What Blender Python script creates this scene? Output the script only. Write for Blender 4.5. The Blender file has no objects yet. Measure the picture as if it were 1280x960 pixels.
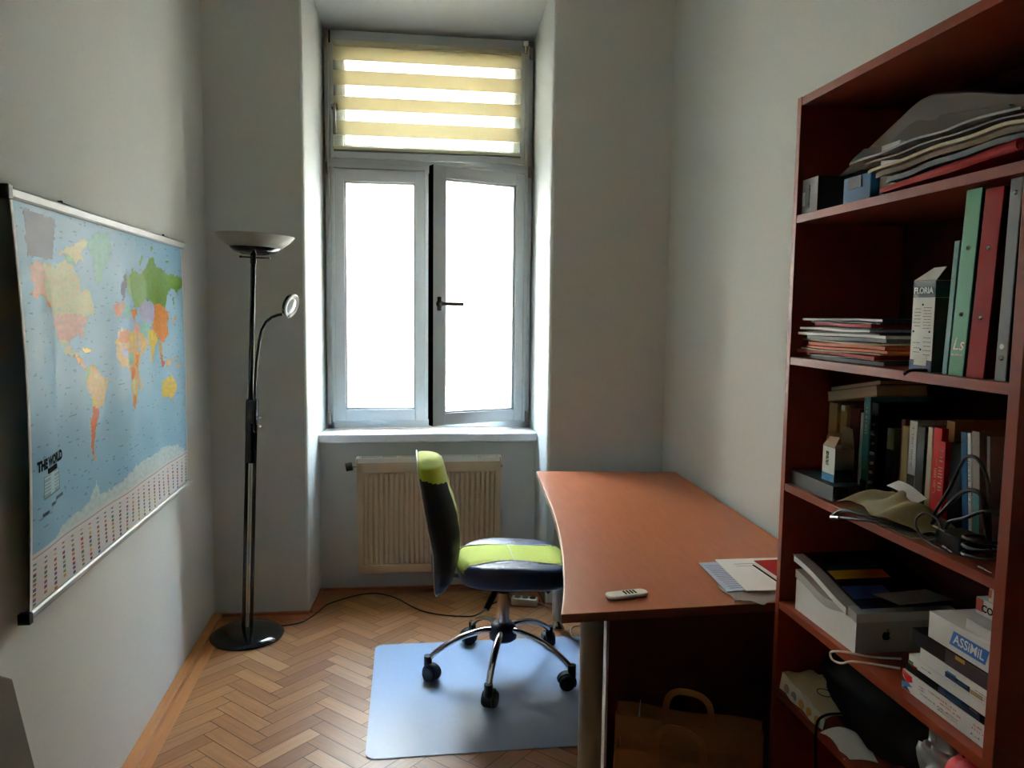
import bpy, bmesh, math, random
from mathutils import Vector, Matrix, noise
random.seed(7)
PI = math.pi
COL = bpy.context.scene.collection
sc = bpy.context.scene

# ------------------------------------------------------------------ materials
def srgb(r, g, b):
    f = lambda c: (c/255/12.92) if c/255 <= .04045 else ((c/255+.055)/1.055)**2.4
    return (f(r), f(g), f(b), 1)

def mat(name, col, rough=.5, metal=0, spec=.5, var=0, vscale=8, bump=0, bscale=60, alpha=1, coat=0, stretch=None, trans=0, sheen=0):
    m = bpy.data.materials.new(name); m.use_nodes = True
    nt = m.node_tree; n = nt.nodes; L = nt.links
    b = n['Principled BSDF']
    b.inputs['Base Color'].default_value = col
    b.inputs['Roughness'].default_value = rough
    b.inputs['Metallic'].default_value = metal
    b.inputs['Specular IOR Level'].default_value = spec
    b.inputs['Alpha'].default_value = alpha
    b.inputs['Coat Weight'].default_value = coat
    b.inputs['Sheen Weight'].default_value = sheen
    tc = n.new('ShaderNodeTexCoord'); mp = n.new('ShaderNodeMapping'); L.new(tc.outputs['Object'], mp.inputs['Vector'])
    if stretch: mp.inputs['Scale'].default_value = stretch
    if var:
        nz = n.new('ShaderNodeTexNoise'); nz.inputs['Scale'].default_value = vscale; nz.inputs['Detail'].default_value = 5
        L.new(mp.outputs[0], nz.inputs['Vector'])
        mr = n.new('ShaderNodeMapRange'); L.new(nz.outputs['Fac'], mr.inputs['Value'])
        mr.inputs['From Min'].default_value = .25; mr.inputs['From Max'].default_value = .75
        mr.inputs['To Min'].default_value = 1-var; mr.inputs['To Max'].default_value = 1+var
        mx = n.new('ShaderNodeVectorMath'); mx.operation = 'SCALE'
        mx.inputs[0].default_value = col[:3]; L.new(mr.outputs[0], mx.inputs['Scale']); L.new(mx.outputs[0], b.inputs['Base Color'])
    if bump:
        nz = n.new('ShaderNodeTexNoise'); nz.inputs['Scale'].default_value = bscale; nz.inputs['Detail'].default_value = 4
        L.new(mp.outputs[0], nz.inputs['Vector'])
        bp = n.new('ShaderNodeBump'); bp.inputs['Strength'].default_value = bump; bp.inputs['Distance'].default_value = .002
        L.new(nz.outputs['Fac'], bp.inputs['Height']); L.new(bp.outputs[0], b.inputs['Normal'])
    return m

M = {}
M['wall'] = mat('plaster', srgb(202, 205, 200), .9, spec=.15, var=.02, vscale=2, bump=.25, bscale=90)
M['reveal'] = mat('reveal_paint', srgb(188, 191, 188), .7, spec=.3, var=.01, bump=.15, bscale=60)
M['ceil'] = mat('ceiling_paint', srgb(224, 222, 214), .9, spec=.1)
M['winwhite'] = mat('window_white_shaded', srgb(178, 182, 182), .35, var=.015)  # white frame paint, its shaded look mixed into the grey
M['sill'] = mat('sill_paint', srgb(222, 226, 228), .3, var=.01)
M['gapblack'] = mat('gapblack', srgb(4, 3, 3), 1, spec=0)  # near-black that keeps the gap between the sashes dark
M['black'] = mat('black_plastic', srgb(12, 12, 13), .4, spec=.35)
M['blackm'] = mat('black_matte', srgb(14, 14, 15), .8, spec=.25)
M['chrome'] = mat('chrome', srgb(205, 205, 208), .12, metal=1)
M['steel'] = mat('brushed_steel', srgb(165, 158, 148), .32, metal=1, var=.06, vscale=30)
M['legsteel'] = mat('painted_leg', srgb(150, 142, 130), .4, metal=.35, var=.05)
M['lampblack'] = mat('lamp_black', srgb(20, 22, 22), .14, metal=.3, coat=.6)
M['bowl'] = mat('frosted_bowl', srgb(156, 154, 142), .6, var=.03)
M['cherry'] = mat('cherry_laminate', srgb(146, 62, 34), .42, var=.12, vscale=6, stretch=(6, 1, 6), spec=.3)
M['cherrydark'] = mat('cherry_back_shaded', srgb(66, 22, 16), .55, var=.12, vscale=5, stretch=(4, 1, 1), spec=.2)  # cherry for the back panel, interior shade put into its colour
M['desk'] = mat('desk_laminate', srgb(176, 100, 60), .38, var=.09, vscale=7, stretch=(7, 1, 7), spec=.5)
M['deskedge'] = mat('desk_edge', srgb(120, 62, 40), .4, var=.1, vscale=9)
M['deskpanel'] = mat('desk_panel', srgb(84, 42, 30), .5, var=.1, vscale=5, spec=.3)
M['radiator'] = mat('radiator_enamel', srgb(200, 180, 148), .4, var=.02)
M['navy'] = mat('navy_leather', srgb(16, 38, 72), .42, spec=.55, bump=.3, bscale=220)
M['green'] = mat('lime_fabric', srgb(168, 182, 30), .8, sheen=.2, var=.06, vscale=60, bump=.4, bscale=400)
M['piping'] = mat('piping', srgb(206, 206, 196), .6)
M['oak'] = mat('oak_strip', srgb(190, 128, 74), .4, var=.12, vscale=5, stretch=(10, 1, 1))
M['kraft'] = mat('kraft_paper', srgb(164, 112, 72), .85, var=.06, vscale=12, spec=.2)
M['kraftin'] = mat('kraft_dark', srgb(112, 74, 48), .9, spec=.1)
M['white'] = mat('white_card', srgb(226, 226, 222), .55, var=.02)
M['paper'] = mat('paper', srgb(222, 222, 218), .7, var=.03, vscale=20)
M['papergrey'] = mat('grey_paper', srgb(150, 140, 132), .7, var=.06)
M['cream'] = mat('cream_card', srgb(206, 190, 158), .7, var=.05)
M['grey'] = mat('grey_card', srgb(128, 130, 130), .6, var=.05)
M['midgrey'] = mat('mid_grey_card', srgb(84, 86, 90), .6, var=.05)
M['dgrey'] = mat('dark_card', srgb(44, 48, 52), .5, var=.05)
M['red'] = mat('red_card', srgb(160, 16, 14), .55, var=.05, spec=.1)
M['brightred'] = mat('bright_red_cloth', srgb(222, 16, 18), .6, var=.05)
M['maroon'] = mat('maroon_card', srgb(98, 22, 20), .5, var=.05)
M['orange'] = mat('orange_card', srgb(226, 104, 40), .6, var=.06)
M['greenb'] = mat('green_binder', srgb(70, 168, 122), .45, var=.05)
M['teal'] = mat('teal_card', srgb(70, 140, 140), .5, var=.06)
M['blue'] = mat('blue_card', srgb(28, 100, 150), .35, var=.12, vscale=14, spec=.2)
M['deepblue'] = mat('deep_blue', srgb(26, 58, 104), .3, var=.2, vscale=14)
M['yellow'] = mat('yellow_ink', srgb(206, 150, 20), .4)
M['tan'] = mat('tan_card', srgb(188, 160, 112), .7, var=.06)
M['pages'] = mat('book_pages', srgb(204, 190, 160), .8, var=.08, vscale=40, stretch=(1, 1, 12))
M['olive'] = mat('olive_card', srgb(84, 84, 44), .7)
M['khaki'] = mat('khaki_cloth', srgb(140, 128, 92), .9, var=.1, vscale=14, bump=.6, bscale=300)
M['ink'] = mat('ink', srgb(22, 24, 28), .8, spec=.05)
M['inkgrey'] = mat('grey_ink', srgb(120, 120, 122), .6)
M['inkwhite'] = mat('white_ink', srgb(220, 224, 222), .5)
M['inkred'] = mat('red_ink', srgb(200, 84, 60), .5)
M['cyan'] = mat('cyan_ink', srgb(60, 150, 200), .5)
M['purple'] = mat('dark_purple', srgb(48, 36, 40), .4)
M['plasticw'] = mat('white_plastic', srgb(224, 222, 212), .35)
M['cordw'] = mat('pale_cord', srgb(206, 196, 186), .5)
M['alu'] = mat('aluminium', srgb(168, 170, 168), .5, metal=.3)
M['plug'] = mat('grey_stones', srgb(70, 66, 60), .9, var=.3, vscale=30)
M['facade'] = mat('facade_render', srgb(240, 234, 222), .9, spec=.1, var=.02, vscale=1.5, bump=.3, bscale=20)
M['facadestrip'] = mat('facade_cream', srgb(226, 206, 184), .9, spec=.1)
M['court'] = mat('court_paving', srgb(160, 156, 148), .9, spec=.1, var=.1)
M['slabgrey'] = mat('grey_slab', srgb(108, 103, 92), .85, var=.04)

def glass_mat():
    m = bpy.data.materials.new('window_glass'); m.use_nodes = True
    nt = m.node_tree; n = nt.nodes; L = nt.links
    n.remove(n['Principled BSDF']); out = n['Material Output']
    t = n.new('ShaderNodeBsdfTransparent'); t.inputs[0].default_value = (.97, .98, .98, 1)
    g = n.new('ShaderNodeBsdfGlossy'); g.inputs['Roughness'].default_value = .02
    mx = n.new('ShaderNodeMixShader'); mx.inputs[0].default_value = .07
    L.new(t.outputs[0], mx.inputs[1]); L.new(g.outputs[0], mx.inputs[2]); L.new(mx.outputs[0], out.inputs[0])
    return m
M['glass'] = glass_mat()

def sheer_mat(name, col, trans, diff, tl):
    """thin fabric: transparent + diffuse + translucent"""
    m = bpy.data.materials.new(name); m.use_nodes = True
    nt = m.node_tree; n = nt.nodes; L = nt.links
    n.remove(n['Principled BSDF']); out = n['Material Output']
    t = n.new('ShaderNodeBsdfTransparent'); t.inputs[0].default_value = (1, 1, 1, 1)
    d = n.new('ShaderNodeBsdfDiffuse'); d.inputs[0].default_value = col
    s = n.new('ShaderNodeBsdfTranslucent'); s.inputs[0].default_value = tuple(c*tl for c in col[:3])+(1,)
    tc = n.new('ShaderNodeTexCoord'); w = n.new('ShaderNodeTexNoise'); w.inputs['Scale'].default_value = 30
    L.new(tc.outputs['Object'], w.inputs['Vector'])
    mr = n.new('ShaderNodeMapRange'); L.new(w.outputs['Fac'], mr.inputs['Value']); mr.inputs['To Min'].default_value = diff-.05; mr.inputs['To Max'].default_value = diff+.05
    m1 = n.new('ShaderNodeMixShader'); L.new(mr.outputs[0], m1.inputs[0])
    L.new(s.outputs[0], m1.inputs[1]); L.new(d.outputs[0], m1.inputs[2])
    m2 = n.new('ShaderNodeMixShader'); m2.inputs[0].default_value = trans
    L.new(m1.outputs[0], m2.inputs[1]); L.new(t.outputs[0], m2.inputs[2]); L.new(m2.outputs[0], out.inputs[0])
    return m
M['blind'] = sheer_mat('blind_fabric', srgb(238, 230, 202), 0, .30, .58)
M['sheer'] = sheer_mat('blind_sheer', srgb(236, 232, 205), .62, .4, .3)
M['poly'] = sheer_mat('clear_film', srgb(200, 205, 205), .93, .7, .4)

def mat_plastic():
    m = bpy.data.materials.new('chair_mat_plastic'); m.use_nodes = True
    nt = m.node_tree; n = nt.nodes; L = nt.links
    b = n['Principled BSDF']; out = n['Material Output']
    b.inputs['Base Color'].default_value = srgb(186, 206, 232); b.inputs['Roughness'].default_value = .3  # blue of the sky's sheen carried in this base colour
    b.inputs['Specular IOR Level'].default_value = .6
    t = n.new('ShaderNodeBsdfTransparent'); t.inputs[0].default_value = (.93, .96, .98, 1)
    mx = n.new('ShaderNodeMixShader'); mx.inputs[0].default_value = .6
    L.new(t.outputs[0], mx.inputs[1]); L.new(b.outputs[0], mx.inputs[2]); L.new(mx.outputs[0], out.inputs[0])
    return m
M['matplastic'] = mat_plastic()

def plank_mat():
    m = bpy.data.materials.new('parquet'); m.use_nodes = True
    nt = m.node_tree; n = nt.nodes; L = nt.links
    b = n['Principled BSDF']; b.inputs['Roughness'].default_value = .36; b.inputs['Specular IOR Level'].default_value = .5
    at = n.new('ShaderNodeAttribute'); at.attribute_name = 'tone'
    uv = n.new('ShaderNodeUVMap'); uv.uv_map = 'grain'
    mp = n.new('ShaderNodeMapping'); mp.inputs['Scale'].default_value = (5, 60, 1); L.new(uv.outputs[0], mp.inputs[0])
    nz = n.new('ShaderNodeTexNoise'); nz.inputs['Scale'].default_value = 1; nz.inputs['Detail'].default_value = 6; L.new(mp.outputs[0], nz.inputs['Vector'])
    mr = n.new('ShaderNodeMapRange'); L.new(nz.outputs['Fac'], mr.inputs['Value']); mr.inputs['From Min'].default_value = .3; mr.inputs['From Max'].default_value = .7
    mr.inputs['To Min'].default_value = .84; mr.inputs['To Max'].default_value = 1.12
    mx = n.new('ShaderNodeVectorMath'); mx.operation = 'SCALE'
    L.new(at.outputs['Color'], mx.inputs[0]); L.new(mr.outputs[0], mx.inputs['Scale']); L.new(mx.outputs[0], b.inputs['Base Color'])
    return m
M['parquet'] = plank_mat()

def map_mat():
    m = bpy.data.materials.new('map_print'); m.use_nodes = True
    nt = m.node_tree; n = nt.nodes; L = nt.links
    b = n['Principled BSDF']; b.inputs['Roughness'].default_value = .34; b.inputs['Specular IOR Level'].default_value = .05
    b.inputs['Coat Weight'].default_value = 0; b.inputs['Coat Roughness'].default_value = .25
    at = n.new('ShaderNodeAttribute'); at.attribute_name = 'print'; L.new(at.outputs['Color'], b.inputs['Base Color'])
    return m
M['map'] = map_mat()

# ------------------------------------------------------------------ mesh builder
def wloc(o):
    v = Vector((0, 0, 0))
    while o: v += o.location; o = o.parent
    return v

class MB:
    def __init__(s, T=None): s.v = []; s.f = []; s.m = []; s.T = T
    def add(s, vs, fs, m=0, T=None):
        k = len(s.v)
        for p in vs:
            p = Vector(p)
            if T: p = T @ p
            if s.T: p = s.T @ p
            s.v.append(p)
        for f in fs: s.f.append([k+i for i in f]); s.m.append(m)
        return s
    def box(s, x0, x1, y0, y1, z0, z1, m=0, T=None, ms=None):
        vs = [(x, y, z) for z in (z0, z1) for y in (y0, y1) for x in (x0, x1)]
        fs = [(0, 2, 3, 1), (4, 5, 7, 6), (0, 1, 5, 4), (2, 6, 7, 3), (0, 4, 6, 2), (1, 3, 7, 5)]  # bottom top front(-y) back(+y) left(-x) right(+x)
        if ms:
            for f, mm in zip(fs, ms): s.add(vs, [f], mm, T)
            return s
        return s.add(vs, fs, m, T)
    def prism(s, poly, z0, z1, m=0, T=None, mtop=None, mside=None):
        n = len(poly)
        A = sum(poly[i][0]*poly[(i+1) % n][1]-poly[(i+1) % n][0]*poly[i][1] for i in range(n))
        if A < 0: poly = poly[::-1]
        f0 = (lambda x, y: z0) if not callable(z0) else z0
        f1 = (lambda x, y: z1) if not callable(z1) else z1
        vs = [(x, y, f0(x, y)) for x, y in poly]+[(x, y, f1(x, y)) for x, y in poly]
        k = len(s.v)
        s.add(vs, [list(range(n))[::-1]], m, T)
        base = k
        s.f.append([base+n+i for i in range(n)]); s.m.append(m if mtop is None else mtop)
        for i in range(n):
            j = (i+1) % n
            s.f.append([base+i, base+j, base+n+j, base+n+i]); s.m.append(m if mside is None else mside)
        return s
    def tube(s, pts, r, n=10, m=0, T=None, closed=False, flat=None):
        pts = [Vector(p) for p in pts]; N = len(pts)
        rr = r if isinstance(r, (list, tuple)) else [r]*N
        rings = []; prev = None
        for i in range(N):
            if closed: t = pts[(i+1) % N]-pts[i-1]
            else: t = pts[min(i+1, N-1)]-pts[max(i-1, 0)]
            t.normalize()
            if prev is None:
                a = Vector((0, 0, 1)) if abs(t.z) < .9 else Vector((1, 0, 0))
                u = t.cross(a).normalized()
            else: u = (prev-t*prev.dot(t)).normalized()
            prev = u; w = t.cross(u)
            fl = flat or 1
            rings.append([pts[i]+u*math.cos(2*PI*k/n)*rr[i]+w*math.sin(2*PI*k/n)*rr[i]*fl for k in range(n)])
        vs = [p for R in rings for p in R]; fs = []
        for i in range(N if closed else N-1):
            j = (i+1) % N
            for k in range(n):
                l = (k+1) % n
                fs.append((i*n+k, i*n+l, j*n+l, j*n+k))
        if not closed: fs += [list(range(n))[::-1], [(N-1)*n+k for k in range(n)]]
        return s.add(vs, fs, m, T)
    def lathe(s, prof, n=32, m=0, T=None, axis='z', c=(0, 0, 0)):
        vs = []; fs = []
        N = len(prof)
        for r, h in prof:
            r = max(r, 1e-5)
            for k in range(n):
                a = 2*PI*k/n
                vs.append((c[0]+r*math.cos(a), c[1]+r*math.sin(a), c[2]+h))
        for i in range(N-1):
            for k in range(n):
                l = (k+1) % n
                fs.append((i*n+k, i*n+l, (i+1)*n+l, (i+1)*n+k))
        return s.add(vs, fs, m, T)
    def cyl(s, p0, p1, r, n=16, m=0, T=None): return s.tube([p0, p1], r, n, m, T)
    def grid(s, fn, nu, nv, m=0, T=None, mf=None, wrap=False):
        vs = [fn(i/nu, j/nv) for j in range(nv+1) for i in range(nu+1)]
        k = len(s.v); s.add(vs, [], 0, T)
        for j in range(nv):
            for i in range(nu):
                a = k+j*(nu+1)+i
                s.f.append([a, a+1, a+nu+2, a+nu+1]); s.m.append(mf((i+.5)/nu, (j+.5)/nv) if mf else m)
        return s
    def sheet(s, fn, nu, nv, th, m=0, T=None):
        """curved sheet with thickness; fn(u,v)->(x,y,z) top side, thickness downwards"""
        k = len(s.v)
        top = [Vector(fn(i/nu, j/nv)) for j in range(nv+1) for i in range(nu+1)]
        s.add([tuple(p) for p in top]+[(p.x, p.y, p.z-th) for p in top], [], 0, T)
        W = nu+1; B = len(top)
        for j in range(nv):
            for i in range(nu):
                a = k+j*W+i
                s.f.append([a, a+1, a+W+1, a+W]); s.m.append(m)
                s.f.append([B+a, B+a+W, B+a+W+1, B+a+1]); s.m.append(m)
        def side(idx):
            for a, b in zip(idx[:-1], idx[1:]):
                s.f.append([k+a, k+B+a, k+B+b, k+b]); s.m.append(m)
        side([i for i in range(W)]); side([j*W+nu for j in range(nv+1)])
        side([nv*W+i for i in range(W)][::-1]); side([j*W for j in range(nv+1)][::-1])
        return s
    def build(s, name, mats, parent=None, smooth=False, bevel=0, fix=True, weld=False, origin='base'):
        if not isinstance(mats, (list, tuple)): mats = [mats]
        me = bpy.data.meshes.new(name)
        vs = s.v
        if parent is not None: off = wloc(parent); loc = Vector((0, 0, 0))
        else:
            xs = [p.x for p in vs]; ys = [p.y for p in vs]; zs = [p.z for p in vs]
            off = Vector(((min(xs)+max(xs))/2, (min(ys)+max(ys))/2, min(zs))); loc = off
        me.from_pydata([tuple(p-off) for p in vs], [], s.f)
        for m in mats: me.materials.append(M[m] if isinstance(m, str) else m)
        me.polygons.foreach_set('material_index', s.m)
        if fix or weld:
            bm = bmesh.new(); bm.from_mesh(me)
            if weld: bmesh.ops.remove_doubles(bm, verts=bm.verts, dist=1e-5)
            bmesh.ops.recalc_face_normals(bm, faces=bm.faces)
            bm.to_mesh(me); bm.free()
        if smooth:
            me.polygons.foreach_set('use_smooth', [True]*len(me.polygons))
            if smooth != 'all': me.set_sharp_from_angle(angle=math.radians(38))
        me.update()
        o = bpy.data.objects.new(name, me); COL.objects.link(o)
        o.location = loc; o.parent = parent
        if bevel:
            b = o.modifiers.new('bevel', 'BEVEL'); b.width = bevel; b.segments = 2; b.limit_method = 'ANGLE'; b.angle_limit = math.radians(40)
        return o

def tag(o, label=None, cat=None, group=None, kind=None):
    if label: o['label'] = label
    if cat: o['category'] = cat
    if group: o['group'] = group
    if kind: o['kind'] = kind
    return o

def thing(name, label, cat, loc, group=None):
    o = bpy.data.objects.new(name, None); COL.objects.link(o); o.location = loc; o.empty_display_size = .05
    return tag(o, label, cat, group)

def struct(mb, name, m, label=None, **k):
    o = mb.build(name, m, **k); o['kind'] = 'structure'
    if label: o['label'] = label; o['category'] = name.split('_')[0]
    return o

def text_mesh(txt, size, bold=0, shear=0, spacing=1):
    cu = bpy.data.curves.new('tmp', 'FONT'); cu.body = txt; cu.size = size; cu.align_x = 'CENTER'; cu.align_y = 'CENTER'
    cu.offset = bold; cu.shear = shear; cu.space_character = spacing; cu.resolution_u = 3
    o = bpy.data.objects.new('tmp', cu); COL.objects.link(o)
    bpy.context.view_layer.update()
    me = bpy.data.meshes.new_from_object(o.evaluated_get(bpy.context.evaluated_depsgraph_get()))
    vs = [tuple(v.co) for v in me.vertices]; fs = [tuple(p.vertices) for p in me.polygons]
    bpy.data.objects.remove(o); bpy.data.curves.remove(cu); bpy.data.meshes.remove(me)
    return vs, fs

# frames for writing: on a surface facing -x (text reads towards -y direction), or facing -y
def TF(origin, right, up):
    r = Vector(right).normalized(); u = Vector(up).normalized(); n = r.cross(u)
    return Matrix(((r.x, u.x, n.x, origin[0]), (r.y, u.y, n.y, origin[1]), (r.z, u.z, n.z, origin[2]), (0, 0, 0, 1)))

# ------------------------------------------------------------------ room shell
def yb(x): return 3.755-.019*(x+.928)           # window wall's inner face
def xl(y): return -.928+(3.755-y)*.0165           # left wall's inner face
def xr(y): return 1.303-(3.714-y)*.0215 if y > 1.6 else 1.258

def wav(y, z, ph):                               # gentle old plaster waviness
    return .006*math.sin(y*7.5+ph)+.003*math.sin(y*17+ph*2+z*.6)+.003*math.sin(z*3.1+y*2)

H = 3.3
def wall_side(name, xf, sgn, ph):
    b = MB()
    y0, y1 = -4.6, 3.9
    def fn(u, v):
        y = y0+(y1-y0)*u; z = H*v
        e = min(1, max(0, (3.7-y)/.4))*min(1, max(0, z/.4))
        x = xf(y)+sgn*(wav(y, z, ph)*e*.8+.004*e)
        # rounded inner corner near the window wall
        d = max(0, y-(3.69 if sgn < 0 else 3.60))
        if d > 0: x -= sgn*min(.03, d*d*1.5)
        return (x, y, z)
    b.grid(fn, 240, 20)
    b.box(*( (xf(2)-.30, xf(2)-.12) if sgn < 0 else (xf(2)+.12, xf(2)+.30)), y0, y1+.4, 0, H)
    return struct(b, name, 'wall', smooth=True)
wl = wall_side('wall_left', xl, -1, .4)
wr = wall_side('wall_right', xr, 1, 2.1)

# window wall: pieces round the niche, one mesh; niche with splayed reveals
XL0, XR0 = -.475, .693                           # outer edges of the niche
XL1, XR1 = -.430, .678                           # at the window (y 4.2)
YW = 4.20; ZT = 2.93
b = MB()
yo = 4.62
def ex(mb, pts, z0, z1, m=0): mb.prism(pts, z0, z1, m)
ex(b, [(-1.25, yb(-1.25)), (XL0, yb(XL0)), (XL1-.012, 4.28), (XL1-.012, yo), (-1.25, yo)], 0, H)
ex(b, [(XR0, yb(XR0)), (1.65, yb(1.65)), (1.65, yo), (XR1+.012, yo), (XR1+.012, 4.28)], 0, H)
ex(b, [(XL0, yb(XL0)), (XR0, yb(XR0)), (XR1+.012, 4.28), (XR1+.012, yo), (XL1-.012, yo), (XL1-.012, 4.28)], lambda x, y: ZT+max(0, (4.25-y))*.28, H)
ex(b, [(XL0+.01, 4.052), (XR0-.005, 4.022), (XR1+.01, yo), (XL1-.01, yo)], 0, .80)
struct(b, 'wall_back', 'wall', bevel=.012)
b = MB()                                          # smooth brighter reveal lining
b.add([(XL0+.002, yb(XL0)+.012, .03), (XL1, 4.25, .03), (XL1, 4.25, ZT), (XL0+.002, yb(XL0)+.012, ZT+.132)], [(0, 1, 2, 3)])
b.add([(XR0-.002, yb(XR0)+.012, .03), (XR1, 4.25, .03), (XR1, 4.25, ZT), (XR0-.002, yb(XR0)+.012, ZT+.138)], [(0, 1, 2, 3)])
b.add([(XL1-.04, 3.765, ZT+.120), (XR1+.012, 3.745, ZT+.124), (XR1+.008, 4.25, ZT-.010), (XL1-.008, 4.25, ZT-.010)], [(0, 1, 2, 3)])
struct(b, 'trim_1', 'reveal')
b = MB(); b.box(-1.3, 1.6, -4.75, -4.6, 0, H); struct(b, 'wall_front', 'wall')
b = MB(); b.box(-1.3, 1.7, -4.75, 4.62, H, H+.12); struct(b, 'ceiling', 'ceil')

# ---- floor: herringbone parquet (planks inside one mesh) with wooden borders
def wood_tone():
    t = random.random()
    a, c = ((.42, .195, .072), (.29, .118, .040)) if random.random() < .75 else ((.48, .25, .11), (.24, .090, .030))
    return tuple(a[i]*(1-t)+c[i]*t for i in range(3))+(1,)
def build_floor():
    W = .064; n = 4; g = .0014
    ox, oy = -.48, 2.54
    vs = []; fs = []; tones = []; uvs = []
    def q(pts, tone, L, Wd, zz=0):
        k = len(vs); vs.extend([(p[0], p[1], zz) for p in pts]); fs.append((k, k+1, k+2, k+3)); tones.append(tone)
        r0, r1 = random.random()*50, random.random()*50
        uvs.append([(r0, r1), (r0+L, r1), (r0+L, r1+Wd), (r0, r1+Wd)])
    c = math.sqrt(.5)
    def rot(a, b): return (ox+(a-b)*c*W, oy+(a+b)*c*W)
    R = range(-70, 71)
    def inside(p): return -1.2 < p[0] < 1.6 and -1.8 < p[1] < 4.2
    e = g/W
    for y in R:
        for k in range(-18, 19):
            x0 = y+2*n*k
            if inside(rot(x0+2, y)):
                q([rot(x0+e, y+e), rot(x0+n-e, y+e), rot(x0+n-e, y+1-e), rot(x0+e, y+1-e)], wood_tone(), n*W, W)
            X = y; y0 = X-2*n+1-2*n*k
            if inside(rot(X, y0+2)):
                q([rot(X+1-e, y0+e), rot(X+1-e, y0+n-e), rot(X+e, y0+n-e), rot(X+e, y0+e)], wood_tone(), n*W, W)
    dark = (.05, .022, .01, 1)
    q([(-1.3, -1.85), (1.7, -1.85), (1.7, 4.3), (-1.3, 4.3)], dark, 1, 1, -.0012); q([(-1.3, -4.7), (1.7, -4.7), (1.7, -1.85), (-1.3, -1.85)], (.30, .14, .055, 1), 1, 1, -.0012)
    me = bpy.data.meshes.new('floor'); me.from_pydata(vs, [], fs)
    at = me.color_attributes.new('tone', 'FLOAT_COLOR', 'CORNER'); uv = me.uv_layers.new(name='grain')
    i = 0
    for f, t in enumerate(tones):
        for j in range(4):
            at.data[i].color = t; uv.data[i].uv = uvs[f][j]; i += 1
    me.materials.append(M['parquet'])
    o = bpy.data.objects.new('floor', me); COL.objects.link(o); o['kind'] = 'structure'
build_floor()
# low wooden moulding and border board along the walls
def strip(name, a, c, w0, w1, z, m='oak', side=1):
    a = Vector((a[0], a[1], 0)); c = Vector((c[0], c[1], 0)); d = (c-a).normalized(); nrm = Vector((-d.y, d.x, 0))*side
    p = [a+nrm*w0, c+nrm*w0, c+nrm*w1, a+nrm*w1]
    mb = MB(); mb.prism([(q.x, q.y) for q in p], 0, z); return mb
def border(name, a, c, side, ext=0):
    mb = strip(name, a, c, 0, .040, .020, side=side); m2 = strip(name, a, c, .040, .084, .0015, side=side)
    mb.add([tuple(v) for v in m2.v], m2.f)
    return struct(mb, name, 'oak', bevel=.003)
border('baseboard_left', (xl(3.75)+.002, 3.75), (xl(-4.5)+.002, -4.5), 1)
border('baseboard_right', (xr(-4.5)-.002, -4.5), (xr(3.7)-.004, 3.71), 1)
bb = MB()
for a, c in [((-.925, yb(-.925)-.001), (XL0, yb(XL0)-.001)), ((XR0, yb(XR0)-.001), (1.30, yb(1.3)-.001)), ((XL0+.008, 4.052), (XR0-.006, 4.021))]:
    for w0, w1, z in ((0, .018, .012), (.018, .075, .0018)):
        s_ = strip('', a, c, w0, w1, z, side=-1); bb.add([tuple(v) for v in s_.v], s_.f)
for xx, yy0, yy1, sd in ((XL0, yb(XL0)-.075, 4.05, -1), (XR0, yb(XR0)-.075, 4.03, 1)):
    for w0, w1, z in ((0, .012, .012), (.012, .06, .0022)):
        a, c = ((xx+.001, yy0+.075), (xx+.025, yy1)) if sd < 0 else ((xx-.001, yy0+.075), (xx-.006, yy1))
        s_ = strip('', a, c, w0, w1, z, side=sd); bb.add([tuple(v) for v in s_.v], s_.f)
struct(bb, 'baseboard_back', mat('cherry_strip', srgb(164, 92, 52), .4, var=.12, vscale=5, stretch=(1, 6, 1)), bevel=.002)

# ---- window sill
b = MB(); b.prism([(-.452, 4.0), (.682, 3.982), (XR1+.004, 4.21), (XL1-.004, 4.21)], .798, .842)
struct(b, 'trim_2', 'sill', bevel=.006)

# ---- window: frame, two casements (right one ajar), transom sash, blind hangs on it
win = MB()
FX0, FX1, FZ0, FZ1 = -.424, .672, .846, 2.918
TRZ0, TRZ1 = 2.232, 2.305
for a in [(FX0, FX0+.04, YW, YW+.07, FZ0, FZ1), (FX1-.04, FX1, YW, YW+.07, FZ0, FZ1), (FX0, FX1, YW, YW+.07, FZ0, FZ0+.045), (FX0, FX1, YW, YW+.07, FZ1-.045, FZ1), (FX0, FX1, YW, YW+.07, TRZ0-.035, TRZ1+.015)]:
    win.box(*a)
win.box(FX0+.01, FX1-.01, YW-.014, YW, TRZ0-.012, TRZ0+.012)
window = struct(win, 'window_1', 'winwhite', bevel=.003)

def sash(mb, x0, x1, z0, z1, y0, d, w, T=None, wl_=None, wr_=None):
    wl_ = wl_ or w; wr_ = wr_ or w
    mb.box(x0, x0+wl_, y0, y0+d, z0, z1, T=T); mb.box(x1-wr_, x1, y0, y0+d, z0, z1, T=T)
    mb.box(x0+wl_, x1-wr_, y0, y0+d, z0, z0+w, T=T); mb.box(x0+wl_, x1-wr_, y0, y0+d, z1-w, z1, T=T)
    # glazing bead, stepped
    i = .010
    a0, a1, c0, c1 = x0+wl_, x1-wr_, z0+w, z1-w
    for bx in [(a0, a0+i, y0+.010, y0+.03, c0, c1), (a1-i, a1, y0+.010, y0+.03, c0, c1), (a0, a1, y0+.010, y0+.03, c0, c0+i), (a0, a1, y0+.010, y0+.03, c1-i, c1)]: mb.box(*bx, T=T)
    # outer lip
    for bx in [(x0-.006, x0+.012, y0-.004, y0, z0-.006, z1+.006), (x1-.012, x1+.006, y0-.004, y0, z0-.006, z1+.006)]: mb.box(*bx, T=T)
def pane(parent, x0, x1, z0, z1, y, T=None):
    mb = MB(); mb.box(x0, x1, y, y+.006, z0, z1, T=T); return mb.build('pane', 'glass', parent)

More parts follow.
